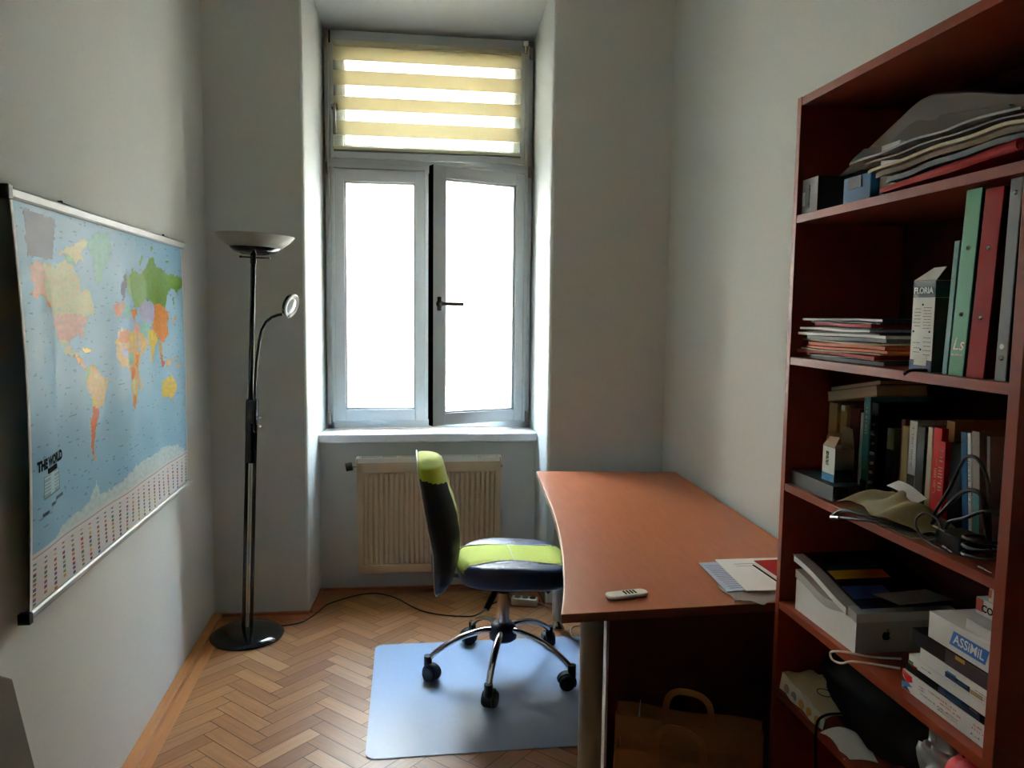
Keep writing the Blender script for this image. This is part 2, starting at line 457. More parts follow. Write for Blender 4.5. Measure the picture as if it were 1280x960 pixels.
lp = bpy.data.objects.new('casement', None); COL.objects.link(lp); lp.location = (FX0+.035, YW, FZ0); lp.parent = window
lp.location = Vector((FX0+.035, YW, FZ0))-wloc(window)
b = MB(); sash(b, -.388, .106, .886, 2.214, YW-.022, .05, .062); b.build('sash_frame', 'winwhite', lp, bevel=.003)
pane(lp, -.326, .044, .948, 2.152, YW+.006)
b = MB(); b.box(.107, .142, YW-.012, YW+.03, .892, 2.206); b.box(.100, .195, YW+.034, YW+.05, .89, 2.21); b.build('gap_strip', 'gapblack', lp)  # black strips added so the gap between the sashes looks dark
b = MB(); b.box(.120, .130, YW-.022, YW-.012, 2.09, 2.14); b.box(.120, .130, YW-.022, YW-.012, 1.52, 1.58); b.box(.118, .134, YW-.022, YW-.012, .90, .925); b.build('strike_plate', 'chrome', lp)

ang = math.radians(20.5)
TR = Matrix.Translation((.634, YW-.012, 0)) @ Matrix.Rotation(ang, 4, 'Z') @ Matrix.Translation((-.634, -(YW-.012), 0))
rp = bpy.data.objects.new('casement', None); COL.objects.link(rp); rp.parent = window; rp.location = Vector((.634, YW, FZ0))-wloc(window)
rp['label'] = 'casement standing ajar'
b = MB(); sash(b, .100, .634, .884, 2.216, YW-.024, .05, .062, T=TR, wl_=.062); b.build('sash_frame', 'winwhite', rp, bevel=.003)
b = MB(); b.box(.0915, .0940, YW-.0225, YW+.027, .882, 2.218, T=TR); b.box(.0940, .1, YW-.020, YW+.027, .882, 2.218, T=TR); b.build('gap_strip', 'gapblack', rp)  # black cover added to shade the free stile's lit white face
pane(rp, .162, .572, .946, 2.154, YW+.006, T=TR)
hb = MB()
hz = 1.518
hb.tube([(.128, YW-.024, hz), (.128, YW-.034, hz)], .019, 20, T=TR)
hb.tube([(.128, YW-.026, hz-.036), (.128, YW-.026, hz+.036)], .011, 12, T=TR)
hb.tube([(.128, YW-.034, hz), (.128, YW-.066, hz)], .009, 12, T=TR)
hb.box(.120, .246, YW-.076, YW-.062, hz-.010, hz+.009, T=TR)
hb.build('handle', mat('handle_metal', srgb(70, 66, 58), .35, metal=.8), rp, smooth=True, bevel=.003)

tp = bpy.data.objects.new('transom_sash', None); COL.objects.link(tp); tp.parent = window; tp.location = Vector((.12, YW, TRZ1))-wloc(window)
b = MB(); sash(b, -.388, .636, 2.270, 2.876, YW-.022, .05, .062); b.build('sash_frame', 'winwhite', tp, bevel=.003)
pane(tp, -.328, .576, 2.33, 2.82, YW+.006)
b = MB(); b.box(-.384, -.352, YW-.075, YW-.022, 2.508, 2.528); b.box(-.374, -.358, YW-.090, YW-.072, 2.375, 2.528)
b.build('handle', 'steel', tp, bevel=.003)
for x, z in ((-.412, 2.215), (-.412, .90), (.655, 2.23), (.655, .905), (.655, 2.85), (-.412, 2.86)):
    hg = MB(); hg.cyl((x, YW-.014, z-.03), (x, YW-.014, z+.03), .008, 12); hg.box(x-.014, x+.014, YW-.012, YW, z-.018, z+.018)
    hg.build('hinge', 'steel', window, smooth=True)
# exterior reveal & sill
b = MB(); b.box(XL1-.01, XL1+.045, 4.275, yo+.02, .80, ZT); b.box(XR1-.045, XR1+.01, 4.275, yo+.02, .80, ZT); b.box(XL1, XR1, 4.275, yo+.06, .79, .845)
struct(b, 'trim_3', 'facadestrip')

# ---- day/night roller blind on the transom
bl = thing('roller_blind', 'cream and sheer striped roller blind covering the upper transom window', 'blind', (.12, YW-.04, 2.30))
b = MB(); b.box(-.372, .602, YW-.062, YW-.030, 2.822, 2.850); b.build('head_rail', 'blind', bl, bevel=.008)
zt = 2.862; op = MB(); sh_ = MB()
bands = [(2.838, 2.754), (2.705, 2.631), (2.575, 2.507), (2.453, 2.379)]
prev = None
for (a, c) in bands:
    op.box(-.376, .600, YW-.047, YW-.0455, c, a)
op.build('opaque_bands', 'blind', bl)
sh_.box(-.374, .598, YW-.041, YW-.0405, 2.322, 2.84)
sh_.build('sheer_fabric', 'sheer', bl)
b = MB(); b.box(-.377, .602, YW-.05, YW-.03, 2.306, 2.324); b.build('bottom_rail', mat('blind_rail', srgb(206, 202, 164), .4), bl, bevel=.004)
b = MB(); b.box(-.374, .60, YW-.052, YW-.032, 2.300, 2.306); b.build('rail_shade_strip', 'midgrey', bl)  # solid grey strip painted in as the shade below the rail
b = MB(); b.cyl((-.392, YW-.04, 2.9), (-.392, YW-.04, 2.84), .004, 8); b.build('bracket', 'ink', bl, smooth=True)
b = MB(); b.cyl((.622, YW-.05, 2.885), (.622, YW-.05, 2.835), .008, 10); b.box(.608, .634, YW-.058, YW-.03, 2.872, 2.898)
b.build('bracket', 'chrome', bl, smooth=True)
b = MB()
ch = [(-.402+.004*math.sin(t*9), YW-.045+.012*math.sin(t*3.1), 2.86-t*1.0) for t in [i/30 for i in range(31)]]
b.tube(ch, .0022, 6); b.build('pull_chain', 'cream', bl, smooth=True)

# ------------------------------------------------------------------ outside: courtyard, building opposite
b = MB(); b.box(-14, 14, 9.5, 10.2, -6, 6.6)
fc = struct(b, 'exterior_wall', 'facade')
b = MB(); b.box(-14, 14, 4.62, 9.5, -6.3, -6); struct(b, 'exterior_ground', 'court')
b = MB(); b.box(-14, -1.25, 4.4, 4.62, -6, 9); b.box(1.65, 14, 4.4, 4.62, -6, 9); b.box(-1.25, 1.65, 4.4, 4.62, -6, 0); b.box(-1.25, 1.65, 4.45, 4.62, H, 9)
struct(b, 'exterior_facade', 'facadestrip')

# ------------------------------------------------------------------ radiator
rd = thing('radiator', 'cream ribbed panel radiator mounted under the window sill', 'radiator', (.115, 3.97, .118))
b = MB()
x0, x1, z0, z1 = -.252, .484, .118, .724
yr = 3.945
N = 26; prof = []
b.box(x0, x1, yr+.012, yr+.02, z0, z1-.02)
b.box(x0, x1, yr, yr+.014, z1-.075, z1-.022); b.box(x0, x1, yr, yr+.014, z0, z0+.045); b.box(x0, x0+.028, yr, yr+.014, z0, z1-.03); b.box(x1-.028, x1, yr, yr+.014, z0, z1-.03)
w = (x1-x0-.056)/N
for i in range(N):
    xa = x0+.028+i*w
    b.add([(xa, yr+.012, z0+.04), (xa+w*.28, yr+.001, z0+.052), (xa+w*.72, yr+.001, z0+.052), (xa+w, yr+.012, z0+.04),
           (xa, yr+.012, z1-.07), (xa+w*.28, yr+.001, z1-.084), (xa+w*.72, yr+.001, z1-.084), (xa+w, yr+.012, z1-.07)],
          [(0, 1, 5, 4), (1, 2, 6, 5), (2, 3, 7, 6), (4, 5, 6, 7), (3, 2, 1, 0)])
b.build('front_panel', 'radiator', rd, bevel=.0015)
b = MB(); b.box(x0, x1, yr+.062, yr+.072, z0, z1-.02); b.build('rear_panel', 'radiator', rd)
for xx in (x0, x1):
    b = MB(); b.box(xx-.003, xx+.003, yr, yr+.075, z0, z1); b.build('side_cover', 'radiator', rd, bevel=.001)
b = MB()
b.box(x0, x1, yr+.002, yr+.007, z1-.022, z1); b.box(x0, x1, yr+.066, yr+.072, z1-.022, z1)
for i in range(8):
    xc = x0+.005+(x1-x0-.01)*i/7
    for dx in (-.010, 0, .010): b.box(xc+dx-.0022, xc+dx+.0022, yr+.004, yr+.07, z1-.018, z1-.001)
b.build('top_grille', mat('radiator_top', srgb(226, 224, 214), .4), rd)
b = MB()
for i in range(60):
    xc = x0+.01+(x1-x0-.02)*i/59; b.box(xc-.001, xc+.001, yr+.01, yr+.066, z1-.05, z1-.024)
b.build('convector_fins', 'midgrey', rd)  # dark grey paints the shade between the grille bars onto the fins
b = MB(); b.cyl((x0, yr+.035, z1-.045), (x0-.035, yr+.035, z1-.045), .008, 12, 0); b.cyl((x0-.03, yr+.035, z1-.06), (x0-.03, yr+.1, z1-.06), .008, 12, 0)
b.build('pipe', 'chrome', rd, smooth=True)
b = MB(); b.cyl((x0-.028, yr+.032, z1-.045), (x0-.062, yr+.028, z1-.050), .021, 20); b.build('valve_knob', 'black', rd, smooth=True, bevel=.003)
b = MB(); b.box(x1+.001, x1+.012, yr+.02, yr+.035, z1-.06, z1-.045); b.build('bleed_plug', 'chrome', rd)
for xx in (x0+.1, x1-.13):
    b = MB(); b.box(xx, xx+.03, yr+.07, 4.025, z0+.05, z1-.06); b.build('wall_bracket', 'radiator', rd)

# ------------------------------------------------------------------ wall map
MY0, MY1, MZ0, MZ1 = 1.857, 3.262, .770, 1.724
def mapx(y, z):
    u = (y-MY0)/(MY1-MY0); v = (z-MZ0)/(MZ1-MZ0)
    e = math.sin(PI*min(1, max(0, v)))
    return xl(y)+.028-.004*u+e*(.007*math.sin(u*13+1.2)+.004*math.sin(u*29)) + .010*e*max(0, 1-u*7)
C = {
 'sea': (.23, .43, .58), 'sea2': (.30, .50, .63), 'strip': (.62, .60, .60), 'grey': (.09, .10, .14),
 'peach': (.66, .34, .18), 'yel': (.56, .58, .30), 'pink': (.62, .33, .24), 'teal': (.18, .42, .34), 'green': (.13, .28, .02),
 'lgreen': (.26, .45, .20), 'orange': (.66, .22, .02), 'lilac': (.36, .36, .52), 'sand': (.66, .42, .15), 'red': (.62, .17, .06),
 'gold': (.66, .48, .05), 'ice': (.50, .60, .60), 'brown': (.55, .40, .20), 'ink': (.10, .12, .14)}
POL = [  # (colour, [(u, z)...]) in map coordinates
 ('grey', [(.045, 1.70), (.166, 1.697), (.150, 1.596), (.041, 1.598)]),
 # alaska, canada, usa, mexico
 ('peach', [(.045, 1.575), (.07, 1.59), (.105, 1.585), (.112, 1.50), (.135, 1.478), (.12, 1.475), (.095, 1.515), (.07, 1.505), (.045, 1.50), (.055, 1.53)]),
 ('yel', [(.105, 1.585), (.16, 1.58), (.20, 1.60), (.24, 1.585), (.27, 1.56), (.275, 1.52), (.30, 1.535), (.32, 1.52), (.335, 1.49), (.35, 1.475), (.33, 1.455), (.305, 1.462), (.29, 1.455), (.27, 1.462), (.15, 1.462), (.135, 1.478), (.112, 1.50)]),
 ('yel', [(.17, 1.61), (.23, 1.64), (.30, 1.67), (.32, 1.655), (.28, 1.63), (.29, 1.60), (.25, 1.60), (.21, 1.615)]),
 ('lgreen', [(.20, 1.61), (.24, 1.615), (.25, 1.60), (.21, 1.598)]),
 ('pink', [(.15, 1.462), (.27, 1.462), (.29, 1.455), (.305, 1.462), (.30, 1.44), (.28, 1.425), (.275, 1.405), (.268, 1.392), (.262, 1.402), (.235, 1.402), (.215, 1.388), (.17, 1.405), (.148, 1.435)]),
 ('yel', [(.17, 1.405), (.215, 1.388), (.225, 1.365), (.25, 1.355), (.262, 1.365), (.25, 1.345), (.228, 1.347), (.198, 1.362), (.185, 1.385), (.178, 1.375)]),
 ('orange', [(.25, 1.345), (.268, 1.335), (.278, 1.315), (.295, 1.312), (.29, 1.303), (.27, 1.31), (.255, 1.33), (.235, 1.345)]),
 ('gold', [(.27, 1.372), (.305, 1.358), (.33, 1.355), (.30, 1.350), (.275, 1.362)]),
 # greenland
 ('teal', [(.31, 1.655), (.35, 1.69), (.42, 1.695), (.445, 1.66), (.425, 1.62), (.395, 1.59), (.375, 1.545), (.36, 1.54), (.345, 1.575), (.335, 1.62)]),
 # south america
 ('sand', [(.290, 1.312), (.305, 1.322), (.335, 1.317), (.36, 1.298), (.37, 1.284), (.40, 1.262), (.398, 1.24), (.382, 1.222), (.375, 1.198), (.352, 1.185), (.34, 1.165), (.31, 1.22), (.285, 1.26), (.280, 1.285)]),
 ('lgreen', [(.290, 1.312), (.305, 1.32), (.312, 1.295), (.29, 1.275), (.280, 1.285)]),
 ('gold', [(.312, 1.225), (.332, 1.225), (.334, 1.20), (.32, 1.192)]),
 ('red', [(.31, 1.205), (.33, 1.195), (.352, 1.182), (.342, 1.163), (.328, 1.145), (.322, 1.125), (.313, 1.10), (.314, 1.07), (.300, 1.065), (.296, 1.10), (.300, 1.16)]),
 ('brown', [(.300, 1.07), (.320, 1.062), (.322, 1.048), (.30, 1.05)]),
 # europe
 ('grey', [(.475, 1.53), (.50, 1.57), (.525, 1.59), (.535, 1.57), (.51, 1.54), (.50, 1.51), (.485, 1.505)]),
 ('lgreen', [(.52, 1.585), (.545, 1.58), (.555, 1.54), (.545, 1.51), (.52, 1.53)]),
 ('peach', [(.445, 1.455), (.49, 1.465), (.50, 1.50), (.475, 1.495), (.45, 1.475)]),
 ('red', [(.44, 1.465), (.46, 1.45), (.47, 1.47), (.455, 1.50), (.44, 1.49)]),
 ('teal', [(.50, 1.49), (.54, 1.485), (.55, 1.46), (.52, 1.44), (.49, 1.455)]),
 ('lilac', [(.53, 1.455), (.57, 1.46), (.585, 1.44), (.56, 1.425), (.53, 1.435)]),
 ('orange', [(.54, 1.475), (.59, 1.475), (.60, 1.455), (.56, 1.445)]),
 ('pink', [(.57, 1.43), (.60, 1.43), (.62, 1.40), (.59, 1.37), (.565, 1.40)]),
 # russia
 ('green', [(.545, 1.575), (.57, 1.605), (.62, 1.59), (.66, 1.605), (.70, 1.65), (.735, 1.66), (.76, 1.625), (.80, 1.63), (.86, 1.605), (.92, 1.605), (.985, 1.60), (.997, 1.585), (.985, 1.558), (.945, 1.555), (.935, 1.53), (.905, 1.555), (.86, 1.545), (.85, 1.515), (.835, 1.475), (.80, 1.50), (.74, 1.488), (.68, 1.505), (.63, 1.485), (.60, 1.475), (.57, 1.49), (.555, 1.53)]),
 ('green', [(.895, 1.525), (.905, 1.50), (.897, 1.495), (.888, 1.52)]),
 ('green', [(.615, 1.625), (.645, 1.655), (.655, 1.65), (.628, 1.62)]), ('green', [(.71, 1.69), (.73, 1.70), (.74, 1.68), (.72, 1.675)]), ('green', [(.84, 1.655), (.87, 1.658), (.87, 1.648), (.845, 1.645)]),
 ('lilac', [(.61, 1.475), (.65, 1.505), (.70, 1.50), (.735, 1.485), (.74, 1.45), (.70, 1.43), (.65, 1.43), (.625, 1.445)]),
 ('orange', [(.735, 1.488), (.80, 1.50), (.835, 1.475), (.865, 1.465), (.85, 1.42), (.855, 1.385), (.82, 1.352), (.79, 1.365), (.75, 1.385), (.72, 1.40), (.71, 1.42), (.74, 1.45)]),
 ('teal', [(.63, 1.43), (.68, 1.425), (.69, 1.39), (.65, 1.375), (.61, 1.395)]),
 ('gold', [(.685, 1.41), (.72, 1.40), (.77, 1.372), (.765, 1.35), (.735, 1.345), (.715, 1.30), (.70, 1.285), (.695, 1.335), (.675, 1.375)]),
 ('sand', [(.60, 1.40), (.645, 1.385), (.67, 1.355), (.645, 1.325), (.615, 1.335), (.60, 1.37)]),
 ('brown', [(.775, 1.365), (.80, 1.36), (.815, 1.325), (.80, 1.30), (.785, 1.325)]),
 ('red', [(.79, 1.32), (.81, 1.305), (.825, 1.27), (.81, 1.262), (.795, 1.29)]), ('brown', [(.835, 1.275), (.855, 1.295), (.87, 1.275), (.855, 1.258), (.84, 1.26)]),
 ('brown', [(.885, 1.29), (.90, 1.30), (.905, 1.285), (.89, 1.275)]), ('brown', [(.90, 1.262), (.94, 1.262), (.95, 1.25), (.91, 1.252)]), ('peach', [(.90, 1.45), (.915, 1.46), (.91, 1.43), (.89, 1.42)]),
 # africa
 ('sand', [(.435, 1.375), (.455, 1.41), (.49, 1.415), (.53, 1.405), (.575, 1.40), (.59, 1.37), (.60, 1.335), (.625, 1.33), (.60, 1.29), (.595, 1.25), (.585, 1.215), (.565, 1.165), (.545, 1.15), (.53, 1.165), (.518, 1.22), (.515, 1.27), (.50, 1.295), (.465, 1.30), (.44, 1.325)]),
 ('orange', [(.46, 1.408), (.50, 1.41), (.52, 1.38), (.48, 1.365), (.45, 1.375)]),
 ('gold', [(.52, 1.40), (.56, 1.40), (.565, 1.37), (.53, 1.37)]),
 ('teal', [(.50, 1.33), (.54, 1.34), (.545, 1.30), (.51, 1.30)]),
 ('lilac', [(.47, 1.36), (.50, 1.355), (.50, 1.33), (.47, 1.33)]),
 ('red', [(.52, 1.29), (.555, 1.29), (.56, 1.255), (.525, 1.255)]),
 ('orange', [(.57, 1.33), (.605, 1.325), (.59, 1.28), (.57, 1.29)]),
 ('yel', [(.525, 1.25), (.555, 1.25), (.56, 1.20), (.53, 1.21)]),
 ('orange', [(.53, 1.19), (.565, 1.195), (.565, 1.168), (.545, 1.15), (.53, 1.165)]),
 ('sand', [(.605, 1.245), (.62, 1.25), (.615, 1.205), (.602, 1.205)]),
 # australia, new zealand
 ('gold', [(.80, 1.20), (.83, 1.225), (.85, 1.215), (.865, 1.235), (.875, 1.215), (.895, 1.185), (.89, 1.155), (.865, 1.135), (.84, 1.15), (.81, 1.148), (.795, 1.175)]),
 ('gold', [(.868, 1.122), (.882, 1.122), (.875, 1.108)]),
 ('lgreen', [(.955, 1.125), (.965, 1.13), (.955, 1.09), (.945, 1.095)]),
 # antarctica
 ('ice', [(.10, .905), (.14, .925), (.22, .93), (.28, .945), (.32, .985), (.33, .94), (.44, .94), (.55, .965), (.66, .965), (.74, .965), (.83, .965), (.90, .945), (.96, .91), (.97, .895), (.02, .895)]),
]
def pip(x, y, poly):
    c = False; j = len(poly)-1
    for i in range(len(poly)):
        xi, yi = poly[i]; xj, yj = poly[j]
        if (yi > y) != (yj > y) and x < (xj-xi)*(y-yi)/(yj-yi)+xi: c = not c
        j = i
    return c
PB = [(c, p, min(q[0] for q in p), max(q[0] for q in p), min(q[1] for q in p), max(q[1] for q in p)) for c, p in POL]
random.seed(3)
FLAGC = [(.45, .05, .05), (.05, .1, .35), (.05, .25, .1), (.1, .08, .08), (.55, .35, .05), (.25, .05, .12), (.08, .08, .14)]
flags = {}
def map_color(u, z):
    if u < .008 or u > .992: return (.70, .70, .70)
    if z < .905:
        if z > .896: return C['strip']
        if z > .893: return (.35, .36, .38)
        if z > .885: return (.66, .64, .64)
        cu = u*24; cz = (z-.775)/.0122
        ci = int(cu); ri = int(cz); fu = cu-ci; fz = cz-ri
        if ri < 0 or ri > 8: return C['strip']
        key = (ci, ri)
        if key not in flags: flags[key] = (random.choice(FLAGC), random.choice(FLAGC), random.random())
        a, b2, r = flags[key]
        if ri == 0 and r < .5: return C['strip']
        if .30 < fu < .56 and .25 < fz < .82: return a if fz > .5 else b2
        return C['strip']
    # wobbled coastline
    w = noise.noise(Vector((u*38, z*55, .3)))*.010+noise.noise(Vector((u*90, z*130, 2)))*.009
    w2 = noise.noise(Vector((u*38, z*55, 9.3)))*.010
    uu = u+w*.8; zz = z+w2*.8+noise.noise(Vector((u*80, z*120, 14)))*.008
    hit = None
    for c, p, a, b2, c2, d2 in PB:
        if a <= uu <= b2 and c2 <= zz <= d2 and pip(uu, zz, p): hit = c
    if pip(u, z, POL[0][1]): return C['grey']
    if hit:
        k = C[hit]; t = noise.noise(Vector((u*60, z*90, 5)))
        if hit == 'yel' and u < .36:
            k = tuple(.55*k[i]+.45*C['peach'][i] if t > .25 else k[i] for i in range(3))
        s_ = 1+t*.18
        return tuple(c_*s_ for c_ in k)
    t = noise.noise(Vector((u*9, z*9, 1)))*.5+.5
    k = [C['sea'][i]*(1-t)+C['sea2'][i]*t for i in range(3)]
    # little dark place names scattered over the sea
    if noise.noise(Vector((u*45, z*210, 7))) > .52: k = [c_*.62 for c_ in k]
    # legend block
    if .052 < u < .140 and 1.022 < z < 1.078:
        k = (.40, .58, .62)
        if u < .055 or u > .137 or z < 1.025: k = (.12, .2, .22)
        elif (u < .085 or u > .108) and int(z/.0045) % 2 == 0: k = (.25, .35, .38)
    for a, b2, c2 in ((.045, .078, .985), (.088, .112, .996), (.115, .152, 1.004)):
        if a < u < b2 and abs(z-c2) < .003: k = (.08, .12, .14)
    return tuple(k)

mp_ = thing('world_map', 'large laminated world map hanging on the left wall between two rails', 'map', (-.88, 2.56, .76))
def build_map():
    nu, nv = 352, 240
    b = MB()
    b.grid(lambda u, v: (mapx(MY0+(MY1-MY0)*u, MZ0+(MZ1-MZ0)*v), MY0+(MY1-MY0)*u, MZ0+(MZ1-MZ0)*v), nu, nv)
    o = b.build('map_sheet', 'map', mp_, smooth='all', fix=False)
    me = o.data; at = me.color_attributes.new('print', 'FLOAT_COLOR', 'CORNER')
    cols = []
    for j in range(nv):
        for i in range(nu):
            u = (i+.5)/nu; z = MZ0+(MZ1-MZ0)*(j+.5)/nv
            c = map_color(u, z); cols += [c[0], c[1], c[2], 1]*4
    at.data.foreach_set('color', cols)
    so = o.modifiers.new('thick', 'SOLIDIFY'); so.thickness = .0012; so.offset = 1
build_map()
def on_map(txt, uc, zc, size, bold=0):
    vs, fs = text_mesh(txt, size, bold)
    b = MB(); yc = MY0+(MY1-MY0)*uc
    b.add([(mapx(yc+v[0], zc+v[1])+.0030, yc+v[0], zc+v[1]) for v in vs], fs)
    return b
b = on_map('THE WORLD', .090, 1.105, .032, .0022)
o_ = b.build('map_title', 'ink', mp_, fix=False)
b = MB(); uc0 = MY0+(MY1-MY0)*.096
for i in range(9): y_ = uc0-.036+i*.008; b.box(mapx(y_, 1.085)+.001, mapx(y_, 1.085)+.0032, y_, y_+.0055, 1.079, 1.091)
b.build('map_subtitle_marks', 'ink', mp_)
def railx(y): return xl(y)+.022
for z0, z1, nm in ((1.716, 1.742, 'top_rail'), (.756, .776, 'bottom_rail')):
    b = MB()
    y0, y1 = MY0-.012, MY1+.004
    pr = [(.000, z0), (.015, z0), (.019, z0+.005), (.019, z1-.005), (.015, z1), (0, z1)]
    vs = [(railx(y)+a-.004, y, z) for y in (y0, y1) for a, z in pr]; n_ = len(pr)
    b.add(vs, [list(range(n_))[::-1], [n_+i for i in range(n_)]]+[(i, (i+1) % n_, n_+(i+1) % n_, n_+i) for i in range(n_)])
    b.build(nm, 'alu', mp_, bevel=.001)
    for yy in (MY0-.026, MY1+.003):
        if yy > 3: continue
        c_ = MB(); c_.box(railx(yy)-.008, railx(yy)+.019, yy, yy+.018, z0-.003, z1+.003); c_.build('end_cap', 'black', mp_, bevel=.002)
for yy in (2.18, 3.08):
    b = MB()
    b.tube([(railx(yy-.03)+.004, yy-.04, 1.742), (xl(yy)+.006, yy, 1.752), (railx(yy)+.004, yy+.05, 1.742)], .0014, 6)
    b.cyl((xl(yy), yy, 1.752), (xl(yy)+.012, yy, 1.753), .003, 8)
    b.build('hanging_hook', 'blackm', mp_)

# ------------------------------------------------------------------ floor lamp
LX, LY = -.721, 3.50
lamp = thing('floor_lamp', 'tall black uplighter floor lamp with a frosted bowl and side reading arm', 'lamp', (LX, LY, 0))
b = MB()
b.lathe([(0, 0), (.158, 0), (.161, .008), (.155, .016), (.135, .026), (.09, .037), (.04, .043), (0, .044)], 56, c=(LX, LY, 0))
b.build('base', 'lampblack', lamp, smooth=True, weld=True)
TL = Matrix.Translation((LX, LY, 0)) @ Matrix.Rotation(math.radians(2.2), 4, 'Y')
b = MB(TL)
for dx in (-.017, .017): b.cyl((dx, 0, .03), (dx, 0, .96), .0085, 14)
b.build('lower_pole', 'lampblack', lamp, smooth=True)
b = MB(TL); b.box(-.004, .004, -.004, .004, .04, .9); b.cyl((.0, -.006, .875), (.0, -.012, .875), .006, 12)
b.build('screw', 'steel', lamp)
b = MB(TL); b.cyl((0, 0, .80), (0, 0, .98), .0205, 16); b.cyl((-.006, 0, 1.07), (-.006, 0, 1.72), .0115, 16)
b.build('upper_pole', 'lampblack', lamp, smooth=True)
b = MB(TL); b.box(-.025, .026, -.018, .018, .935, 1.085)
blk = b.build('switch_housing', 'lampblack', lamp, bevel=.008)
for zz in (.965, 1.005):
    b = MB(TL); b.cyl((.026, -.004, zz), (.036, -.006, zz), .003, 10); b.cyl((.036, -.006, zz), (.044, -.007, zz), .0058, 12); b.build('dimmer_knob', 'chrome', blk, smooth=True)
# bowl: thin double-walled shell
bp = [(.036, 0), (.075, .006), (.115, .023), (.145, .045), (.163, .068), (.1655, .071), (.162, .072), (.142, .050), (.11, .029), (.07, .012), (0, .008)]
zB = 1.728
b = MB(TL); b.lathe([(0, -.0005)]+bp, 64, c=(0, 0, zB)); b.build('bowl_shade', 'bowl', lamp, smooth=True, weld=True)
b = MB(TL); b.lathe([(0, -.014), (.05, -.013), (.085, -.003), (.104, .012), (.1065, .018), (.10, .0165), (.06, .001), (0, -.002)], 48, c=(0, 0, zB)); b.build('bowl_holder', 'lampblack', lamp, smooth=True, weld=True)
b = MB(TL); b.cyl((-.058, 0, zB-.024), (.058, 0, zB-.024), .0035, 10); b.lathe([(0, -.006), (.006, -.003), (.006, .003), (0, .006)], 12, c=(-.06, 0, zB-.024)); b.lathe([(0, -.006), (.006, -.003), (.006, .003), (0, .006)], 12, c=(.06, 0, zB-.024))
b.cyl((-.006, 0, zB-.05), (-.006, 0, zB-.01), .014, 16)
b.build('cross_bar', 'lampblack', lamp, smooth=True)
# reading arm: world coordinates
arm = [(-.668, 3.49, 1.07), (-.662, 3.485, 1.16), (-.652, 3.478, 1.25), (-.638, 3.47, 1.34), (-.625, 3.462, 1.39), (-.606, 3.456, 1.425), (-.580, 3.45, 1.446), (-.555, 3.447, 1.455), (-.535, 3.446, 1.459)]
b = MB(); b.tube(arm, .0065, 12); b.build('reading_arm', 'lampblack', lamp, smooth=True)
hc = Vector((-.500, 3.44, 1.497)); nrm = Vector((.88, -.36, -.30)).normalized()
up = Vector((.48, .0, .88)); up = (up-nrm*up.dot(nrm)).normalized(); rt = up.cross(nrm)
def disc(mb, r, h0, h1, n=40, sx=1, ox=0):
    T = Matrix(((rt.x, up.x, nrm.x, hc.x), (rt.y, up.y, nrm.y, hc.y), (rt.z, up.z, nrm.z, hc.z), (0, 0, 0, 1)))
    mb.lathe(r, n, T=T)
b = MB(); disc(b, [(0, -.022), (.03, -.02), (.048, -.010), (.053, .002), (.050, .006), (.0, .003)], 0, 0); rh = b.build('reading_head', 'lampblack', lamp, smooth=True, weld=True)
b = MB(); disc(b, [(.036, .0045), (.052, .003), (.053, .008), (.049, .011), (.036, .009), (.034, .006)], 0, 0); b.build('reading_ring', 'inkwhite', rh, smooth=True, weld=True)
b = MB(); disc(b, [(0, .012), (.02, .011), (.035, .007), (0, .005)], 0, 0); b.build('reading_lens', mat('lens', srgb(170, 180, 172), .08, spec=.8), rh, smooth=True, weld=True)
b = MB(); b.tube([tuple(Vector(hc)-up*.047+nrm*.010), tuple(Vector(hc)-up*.047+nrm*.014)], .007, 12); b.build('reading_switch', 'black', rh)
b = MB()
cable = [(-.80, 3.42, .02), (-.845, 3.50, .012), (-.83, 3.58, .012), (-.76, 3.625, .006), (-.68, 3.63, .005), (-.592, 3.595, .004), (-.54, 3.60, .004), (-.487, 3.635, .004), (-.44, 3.73, .004), (-.40, 3.83, .0055), (-.324, 3.905, .0045), (-.24, 3.955, .0045), (-.163, 3.965, .0045), (-.09, 3.92, .0045), (-.038, 3.86, .004), (.02, 3.77, .004), (.081, 3.695, .004), (.16, 3.645, .004), (.24, 3.62, .004), (.312, 3.612, .004), (.36, 3.655, .004), (.401, 3.716, .004), (.44, 3.765, .006), (.50, 3.79, .012), (.53, 3.765, .022)]
def smooth_path(p, k=4):
    out = []
    P = [Vector(q) for q in p]
    for i in range(len(P)-1):
        a = P[max(i-1, 0)]; c = P[i]; d = P[i+1]; e = P[min(i+2, len(P)-1)]
        for j in range(k):
            t = j/k
            out.append(.5*((2*c)+(-a+d)*t+(2*a-5*c+4*d-e)*t*t+(-a+3*c-3*d+e)*t*t*t))
    out.append(P[-1]); return [tuple(q) for q in out]
b.tube(smooth_path(cable), .0034, 8); b.build('power_cord', 'black', lamp, smooth=True)

# ------------------------------------------------------------------ chair mat
b = MB()
def rrect(x0, x1, y0, y1, r, n=6):
    out = []
    for cx, cy, a0 in ((x1-r, y1-r, 0), (x0+r, y1-r, 90), (x0+r, y0+r, 180), (x1-r, y0+r, 270)):
        for i in range(n+1):
            a = math.radians(a0+90*i/n); out.append((cx+r*math.cos(a), cy+r*math.sin(a)))
    return out
b.prism(rrect(-.140, 1.04, 2.452, 3.332, .04), .0016, .0040)
tag(b.build('floor_mat', 'matplastic'), 'translucent rectangular plastic floor protector lying under the swivel chair', 'floor mat')

